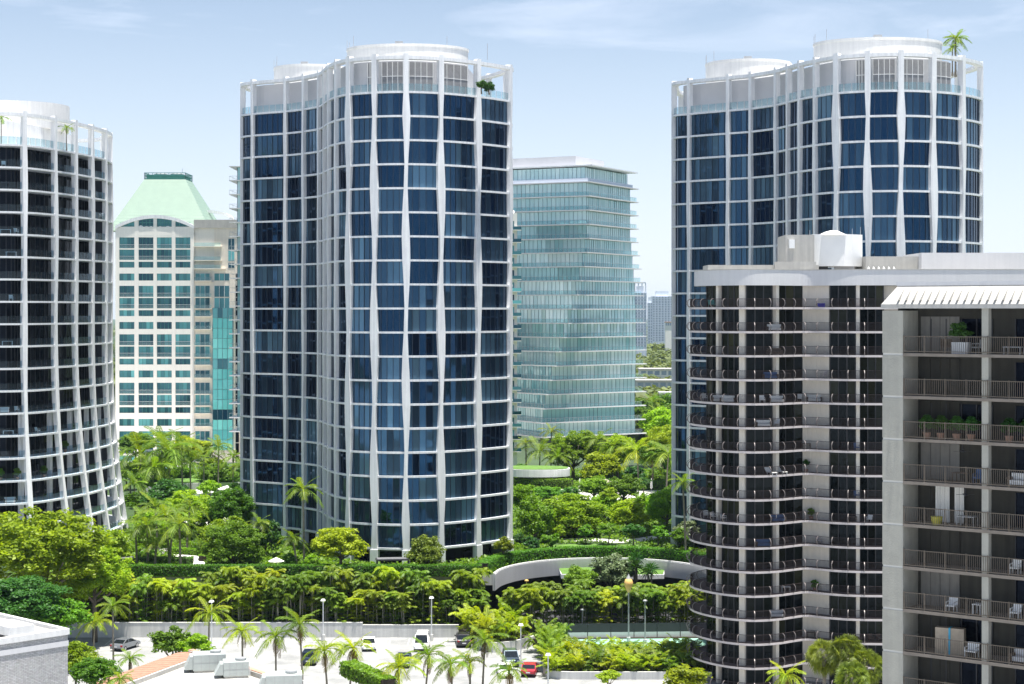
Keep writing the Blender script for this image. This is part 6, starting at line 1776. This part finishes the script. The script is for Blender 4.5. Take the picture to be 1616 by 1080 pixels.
# ---------------------------------------------------------------- garden furniture and pavilions
def pergola(px, py, Y, w_, d_, h, label, m_='dark_metal', name='pergola'):
    T = thing(name, label, 'pergola', (WX(px, Y), Y, PZ), R(8))
    for sx in (-1, 1):
        for sy in (-1, 1):
            m = MB(); m.box(sx * w_ / 2 - .08, sx * w_ / 2 + .08, sy * d_ / 2 - .08, sy * d_ / 2 + .08, 0, h); m.build('post', M[m_], T)
    m = MB(); m.box(-w_ / 2 - .2, w_ / 2 + .2, -d_ / 2 - .2, d_ / 2 + .2, h + .002, h + .18); m.build('roof', M[m_], T)
    for i in range(9):
        y = -d_ / 2 + d_ * (i + .5) / 9; m = MB(); m.box(-w_ / 2, w_ / 2, y - .05, y + .05, h + .185, h + .26); m.build('slat', M['louver'], T)
pergola(184, 900, 259.6, 4.4, 2.2, 2.1, 'flat dark pergola at left end of the long hedge')
pergola(620, 890, 259.6, 4.6, 1.8, 2.0, 'flat dark pergola in front of central tower foot')
T = thing('concrete_planter', 'round white planter building with grass roof in middle garden', 'planter', (WX(836, 388), 388, PZ))
q = smooth_closed([(-4, -3), (4, -4.4), (8.6, -1.5), (6.8, 4), (-4, 5)]); m = MB()
m.prism(q, 2.4, 4.0); m.build('drum', M['white'], T); m = MB(); m.prism(scale_poly(q, .94), 4.002, 4.14); m.build('grass_roof', M['grass'], T)
m = MB(); m.prism(scale_poly(q, .6), 0, 2.41); m.build('base', M['white'], T)
T = thing('garden_wall', 'pale garden wall with lawn above it below cream building', 'wall', (WX(330, 372), 372, PZ))
m = MB(); m.prism([(-12, -6), (11, 0), (11, 14), (-12, 14)], 0, 2.6); m.build('wall', M['condo_grey'], T); m = MB(); m.prism([(-11.6, -5.6), (10.6, .4), (10.6, 13.6), (-11.6, 13.6)], 2.602, 2.72); m.build('lawn', M['grass'], T)
def parasol(px, py, Y, r, label, mk='white', closed=False):
    z = PZ; T = thing('parasol', label, 'parasol', (WX(px, Y), Y, z)); h = 2.5
    m = MB(); m.tube([(0, 0, 0), (0, 0, h)], .05, 6); m.build('pole', M['grey_metal'], T)
    m = MB()
    if closed: m.lathe([(.1, .7), (.26, .9), (.22, 2.2), (.04, 2.9)], 8)
    else: m.lathe([(r, h - .1), (r * .99, h), (r * .5, h + .45), (.05, h + .75)], 8)
    m.build('canopy', M[mk], T)
    m = MB(); m.lathe([(.35, 0), (.35, .08), (.1, .12)], 10); m.build('base', M['concrete'], T)
M['canvas'] = mat('white_canvas', (.8, .79, .75), .9, .03)
M['taupe'] = mat('taupe_canvas', (.30, .26, .21), .9, .08)
parasol(318, 0, 352, 2.8, 'white parasol left of the pair in left garden', 'canvas'); parasol(362, 0, 358, 2.4, 'white parasol right of the pair in left garden', 'canvas')
parasol(953, 0, 372, 1.8, 'open taupe parasol between clipped round trees', 'taupe')
for px, lab in ((915, 'closed white parasol left of open taupe parasol'), (1007, 'closed white parasol left one of right pair'), (1028, 'closed white parasol right one of right pair')): parasol(px, 0, 376, .3, lab, 'canvas', True)
def lounger(px, Y, rz, z, label, grp, col='canvas'):
    T = thing('sun_lounger', label, 'lounger', (WX(px, Y), Y, z), rz, grp)
    m = MB(); m.box(-.35, .35, -1.0, .35, .28, .36); m.build('seat', M[col], T)
    m = MB(); m.hexa([(-.35, .36, .30), (.35, .36, .30), (.35, .42, .24), (-.35, .42, .24), (-.35, .86, .86), (.35, .86, .86), (.35, .93, .80), (-.35, .93, .80)]); m.build('backrest', M[col], T)
    for x in (-.3, .3):
        for y in (-.9, .3):
            m = MB(); m.box(x - .03, x + .03, y - .03, y + .03, 0, .28); m.build('leg', M['white_metal'], T)
for i, px in enumerate((1013, 1020, 1034)): lounger(px, 364.5, R(20), PZ + .006, ('white sun lounger leftmost on the garden terrace', 'white sun lounger in middle on the garden terrace', 'white sun lounger rightmost on the garden terrace')[i], 'garden terrace loungers')
T = thing('patio_umbrella', 'small pale lilac table umbrella beside the dome shaped tree', 'parasol', (WX(436, 260), 260, PZ))
m = MB(); m.tube([(0, 0, 0), (0, 0, 2.0)], .04, 6); m.build('pole', M['grey_metal'], T); m = MB(); m.lathe([(1.2, 1.75), (.6, 2.05), (.03, 2.3)], 8); m.build('canopy', M['canvas'], T)

# ---------------------------------------------------------------- balcony furniture
M['wicker'] = mat('brown_wicker', (.10, .07, .05), .8, .2, 4)
M['teal_fab'] = mat('teal_fabric', (.12, .38, .34), .9, .1)
M['blue_fab'] = mat('blue_fabric', (.06, .12, .25), .9, .1)
M['cobalt'] = mat('cobalt_plastic', (.03, .03, .35), .6, .1)
M['yellow_pot'] = mat('yellow_pot', (.55, .50, .06), .6, .1)
M['cyan_strip'] = mat('cyan_painted_strip', (.03, .32, .50), .6, .1)
M['tan_panel'] = mat('tan_cabinet_panel', (.36, .30, .23), .8, .15, 2)
def chair(loc, rz, label, grp, col='white_metal', w_=.6, arm=True, name='balcony_chair'):
    T = thing(name, label, 'chair', loc, rz, grp)
    m = MB(); m.box(-w_ / 2, w_ / 2, -.28, .28, .38, .46); m.build('seat', M[col], T)
    m = MB(); m.hexa([(-w_ / 2, .24, .46), (w_ / 2, .24, .46), (w_ / 2, .30, .46), (-w_ / 2, .30, .46), (-w_ / 2, .36, .95), (w_ / 2, .36, .95), (w_ / 2, .41, .95), (-w_ / 2, .41, .95)]); m.build('backrest', M[col], T)
    for x in (-w_ / 2 + .03, w_ / 2 - .03):
        for y in (-.25, .25):
            m = MB(); m.box(x - .02, x + .02, y - .02, y + .02, 0, .38); m.build('leg', M[col], T)
        if arm: m = MB(); m.bar((x, -.26, .66), (x, .3, .68), .05); m.bar((x, -.25, .46), (x, -.25, .66), .04); m.build('armrest', M[col], T)
def sofa(loc, rz, label, grp, col='canvas', w_=1.7):
    T = thing('balcony_sofa', label, 'sofa', loc, rz, grp)
    m = MB(); m.box(-w_ / 2, w_ / 2, -.38, .38, .12, .42); m.build('seat', M[col], T, bevel=.04)
    m = MB(); m.box(-w_ / 2, w_ / 2, .2, .42, .43, .85); m.build('backrest', M[col], T, bevel=.04)
    for x in (-1, 1): m = MB(); m.box(x * w_ / 2 - .1, x * w_ / 2 + .1, -.38, .42, .12, .6); m.build('armrest', M['wicker'], T)
    for x in (-1, 1):
        for y in (-.3, .3): m = MB(); m.box(x * w_ * .45 - .03, x * w_ * .45 + .03, y - .03, y + .03, 0, .12); m.build('leg', M['dark_metal'], T)
def table(loc, rz, label, grp, col='wicker', w_=1.1, h=.7):
    T = thing('balcony_table', label, 'table', loc, rz, grp)
    m = MB(); m.box(-w_ / 2, w_ / 2, -.4, .4, h - .05, h); m.build('top', M[col], T)
    for x in (-w_ / 2 + .06, w_ / 2 - .06):
        for y in (-.34, .34): m = MB(); m.box(x - .03, x + .03, y - .03, y + .03, 0, h - .05); m.build('leg', M[col], T)
def pot(loc, label, r=.5, mk='lf_deep', h=.9, grp=None):
    T = thing('potted_plant', label, 'plant', loc, 0, grp)
    m = MB(); m.lathe([(.2, 0), (.28, .4), (.3, .42)], 10); m.build('pot', M['terracotta'], T)
    link('foliage', crown('W', mk, 0), T, (0, 0, h), scale=(r, r, r * 1.1))
def cb(px, fl, o=-.9):                      # a spot on balcony fl of the condominium
    c = [Vector(p) for p in off_open([tuple(q) for q in edge], o)]; p = find(c, px); return (p.x, p.y, zD0 - FD * fl + .004)
CG = 'furniture on the wavy condominium balconies'
chair(cb(1124, 0), R(20), 'teal chair on top balcony of the wavy condominium', CG, 'teal_fab', .8)
T = thing('storage_box', 'cobalt blue box on top balcony before the white wall', 'box', cb(1296, 0, -.5)); m = MB(); m.box(-.42, .42, -.25, .25, 0, .45); m.build('bin', M['cobalt'], T); m = MB(); m.box(-.45, .45, -.28, .28, .452, .52); m.build('lid', M['cobalt'], T)
sofa(cb(1222, 1), 0, 'pale sofa on second balcony of the wavy condominium', CG)
sofa(cb(1222, 2), 0, 'wicker sofa on third balcony of the wavy condominium', CG, 'wicker')
sofa(cb(1216, 3), 0, 'dark blue sofa on fourth balcony left of white wall', CG, 'blue_fab'); table(cb(1240, 3), 0, 'dark table on fourth balcony beside blue sofa', CG)
chair(cb(1300, 3, -.6), R(-60), 'pinkish chair on fourth balcony before white wall', CG, 'slab_face')
for i, px in enumerate((1112, 1136, 1148, 1203, 1226, 1262, 1285)): 
    lab = ['white armchair at far left of fifth balcony', 'white sofa by second column on fifth balcony', 'white chair right of the sofa on fifth balcony', 'white chair right of wide column on fifth balcony', 'long white sofa mid fifth balcony', 'white chair left of white wall on fifth balcony', 'white sofa before white wall on fifth balcony'][i]
    (sofa if 'sofa' in lab else chair)(cb(px, 4), R(rV.uniform(-15, 15)), lab, CG, 'canvas')
sofa(cb(1205, 5), 0, 'bright cushioned sofa on sixth balcony', CG); chair(cb(1226, 5), R(-20), 'white chair beside sofa on sixth balcony', CG)
table(cb(1128, 6), 0, 'long table at left of seventh balcony', CG, 'wicker', 1.8); table(cb(1272, 6), 0, 'table by white wall on seventh balcony', CG)
chair(cb(1352, 6), 0, 'dark chair on seventh balcony right of white wall', CG, 'blue_fab')
p = cb(1214, 7); lounger(1216, p[1], R(25), p[2], 'white striped deck lounger left of two on eighth balcony', CG); p = cb(1232, 7); lounger(1232, p[1], R(25), p[2], 'white striped deck lounger right of two on eighth balcony', CG)
pot(cb(1272, 7), 'tall potted plant by white wall on eighth balcony', .5, 'lf_deep', 1.2)
chair(cb(1352, 8), 0, 'blue chair on ninth balcony right of white wall', CG, 'blue_fab')
for i, px in enumerate((1114, 1126, 1142)): chair(cb(px, 9), R(30 * i), ('white chair far left on tenth balcony', 'white chair by second column on tenth balcony', 'white chair before wide column on tenth balcony')[i], CG, 'canvas')
sofa(cb(1228, 9), 0, 'blue sofa on tenth balcony', CG, 'blue_fab'); pot(cb(1280, 9), 'potted plant by white wall on tenth balcony', .55, 'lf_mid', .95)
table(cb(1345, 9), 0, 'table with chairs right part of tenth balcony', CG); chair(cb(1372, 9), R(-30), 'white chair right part of tenth balcony', CG)
sofa(cb(1205, 10), 0, 'blue cushioned sofa on eleventh balcony', CG, 'blue_fab'); chair(cb(1240, 10), 0, 'dark chair on eleventh balcony left of white wall', CG, 'wicker'); chair(cb(1292, 10), R(40), 'rose chair on eleventh balcony before white wall', CG, 'slab_face')
pot(cb(1286, 12), 'green potted bush by white wall on thirteenth balcony', .6, 'lf_mid', .8); table(cb(1240, 12), 0, 'pale dining table on thirteenth balcony', CG, 'white_metal')
sofa(cb(1226, 13), 0, 'silvery sofa on fourteenth balcony', CG, 'condo_grey'); table(cb(1280, 14), 0, 'wicker table before white wall on fifteenth balcony', CG)
for i, px in enumerate((1356, 1374, 1388)): chair(cb(px, 14), R(10 * i), ('wicker chair left of three on fifteenth balcony', 'wicker chair middle of three on fifteenth balcony', 'wicker chair right of three on fifteenth balcony')[i], CG, 'wicker')

def eb(s, fl, o=-1.0): p = fp(s, o); return (p.x, p.y, zE - FE * fl + .004)
EG = 'furniture on the taupe building balconies'; az = math.atan2(D0.y, D0.x)
chair(eb(4.2, 0), az + R(30), 'dark lounge chair with pale cushion on top taupe balcony', EG, 'wicker', .8); chair(eb(6.3, 0), az - R(40), 'metal chair right of white planter on top taupe balcony', EG, 'grey_metal')
T = thing('planter_box', 'white slatted planter box with bush on top taupe balcony', 'planter', eb(5.2, 0), az)
for i in range(8): m = MB(); m.box(-.56 + .14 * i, -.44 + .14 * i, -.3, .3, 0, .75); m.build('slat', M['white_metal'], T)
link('bush', crown('W', 'lf_deep', 1), T, (0, .1, 1.5), scale=(.95, .6, .75))
table(eb(8.8, 0), az, 'low bench table right bay of top taupe balcony', EG, 'grey_metal', 1.2, .5)
for i, s in enumerate((2.9, 3.9, 5.0, 6.0, 8.6, 9.8)): pot(eb(s, 2, -.7), 'dense green potted bush, %s from the left on third taupe balcony' % ('first', 'second', 'third', 'fourth', 'fifth', 'sixth')[i], .62, 'lf_deep', 1.05, 'bushes along the third taupe balcony')
table(eb(5.2, 3), az, 'small table on fourth taupe balcony', EG); chair(eb(6.4, 3), az, 'blue chair on fourth taupe balcony', EG, 'blue_fab'); sofa(eb(9.4, 3), az, 'pale sofa in right bay of fourth taupe balcony', EG)
T = thing('flower_tub', 'yellow round tub on fifth taupe balcony', 'tub', eb(3.6, 4, -.7)); m = MB(); m.lathe([(.3, 0), (.4, .5), (.42, .55), (.36, .56)], 14); m.build('tub', M['yellow_pot'], T); m = MB(); m.lathe([(.36, 0), (.3, .03)], 12, (0, 0, .5)); m.build('soil', M['soil'], T)
T = thing('hanging_curtain', 'white hanging curtains on fifth taupe balcony', 'curtain', eb(3.9, 4, -2.0), az)
for i in range(6):
    if i == 3: continue
    m = MB(); m.strip([(-.95 + .34 * i + .06 * k, .04 * math.sin(k * 1.6)) for k in range(6)], [(-.95 + .34 * i + .06 * k, .04 * math.sin(k * 1.6) - .02) for k in range(6)], .05, 2.5, closed=False); m.build('fabric', M['canvas'], T)
table(eb(5.6, 4), az, 'glass topped table on fifth taupe balcony', EG, 'grey_metal', 1.3)
chair(eb(4.6, 6, -.8), az, 'white framed chair with dark seat on seventh taupe balcony', EG, 'white_metal'); table(eb(6.4, 6), az, 'white side table on seventh taupe balcony', EG, 'white_metal', .6); chair(eb(9.0, 6, -.8), az, 'white chair in right bay of seventh taupe balcony', EG, 'white_metal')
T = thing('folding_screen', 'tan cabinet with a bright blue strip on eighth taupe balcony', 'cabinet', eb(4.4, 7, -1.1), az + R(10))
for i in range(2): m = MB(); m.box(-.95 + i * 1.02, -.07 + i * 1.02, -.3, .3, 0, 1.75); m.build('door', M['tan_panel'], T)
m = MB(); m.box(-.065, .065, -.32, .28, 0, 1.78); m.build('strip', M['cyan_strip'], T)
chair(eb(6.0, 7, -.8), az, 'white wire chair on eighth taupe balcony', EG, 'white_metal', .8); sofa(eb(9.6, 7), az, 'grey sofa in right bay of eighth taupe balcony', EG, 'condo_grey'); chair(eb(8.9, 5), az, 'pale chair in right bay of sixth taupe balcony', EG, 'canvas')
def ceiling_fan(s, fl):
    x, y, z = eb(s, fl, -1.2); T = thing('ceiling_fan', 'dark ceiling fan with drop rod on %s taupe balcony' % ('fourth', 'fifth')[fl - 3], 'fan', (x, y, z + FE - .22))
    m = MB(); m.tube([(0, 0, 0), (0, 0, -.5)], .03, 6); m.build('rod', M['dark_metal'], T); m = MB(); m.lathe([(.05, -.62), (.14, -.58), (.14, -.5), (.05, -.46)], 10); m.build('motor', M['dark_metal'], T)
    for i in range(4): a = i * math.pi / 2; m = MB(); m.bar((.12 * math.cos(a), .12 * math.sin(a), -.55), (.6 * math.cos(a), .6 * math.sin(a), -.55), .14, .015); m.build('blade', M['dark_metal'], T)
ceiling_fan(5.2, 3); ceiling_fan(5.4, 4)
# pale furniture and plants on the balcony tower
LG = 'furniture on the dark tower balconies'
def lt(i, u, k, o=-1.0): p, t, nn = plans[k].ev(i, u); return (p.x + nn.x * o, p.y + nn.y * o, zsL[k] + .004), math.atan2(t.y, t.x)
fl_names = 'lowest second third fourth fifth sixth seventh eighth ninth tenth eleventh twelfth thirteenth fourteenth fifteenth sixteenth seventeenth topmost'.split()
for (k, i, u, kind) in ((14, 4, .55, 'table'), (14, 4, .85, 'chair'), (13, 4, .7, 'table'), (6, 4, .5, 'sofa'), (6, 4, .85, 'chair'), (5, 4, .6, 'table'), (5, 5, .5, 'chair'), (2, 4, .6, 'sofa'), (2, 4, .9, 'chair'), (3, 4, .8, 'plant'), (3, 5, .6, 'plant'), (3, 4, .4, 'plant'), (1, 7, .4, 'chair'), (9, 4, .6, 'table'), (11, 4, .7, 'chair'), (4, 6, .5, 'plant'), (17, 4, .5, 'chair')):
    p, a = lt(i, u, k); side = {4: 'left', 5: 'second', 6: 'third', 7: 'fourth'}[i] + ' bay of ' + fl_names[k] + ' dark tower balcony'
    if k == 3 and i == 4 and u < .5: side = 'far ' + side
    if kind == 'table': table(p, a, 'pale table in ' + side, LG, 'white_metal', 1.6)
    if kind == 'chair': chair(p, a, 'white chair in ' + side, LG, 'canvas')
    if kind == 'sofa': sofa(p, a, 'white sofa in ' + side, LG)
    if kind == 'plant': pot(p, 'bright potted plant in ' + side, .7, 'lf_mid', 1.2)

# ---------------------------------------------------------------- air
HAZE = 0.00004
hz_m = bpy.data.materials.new('haze'); hz_m.use_nodes = True
hn = hz_m.node_tree.nodes; hn.remove(hn['Principled BSDF'])
pv = hn.new('ShaderNodeVolumePrincipled'); pv.inputs['Density'].default_value = HAZE; pv.inputs['Color'].default_value = (.6, .8, 1, 1); pv.inputs['Anisotropy'].default_value = 0.2
hz_m.node_tree.links.new(pv.outputs['Volume'], hn['Material Output'].inputs['Volume'])
if HAZE > 0:
    m = MB(); m.box(-7100, 7100, -500, 9100, -1.2, 125); tag(m.build('haze', hz_m), 'thin bright sea haze over the whole scene', 'haze', kind='stuff')
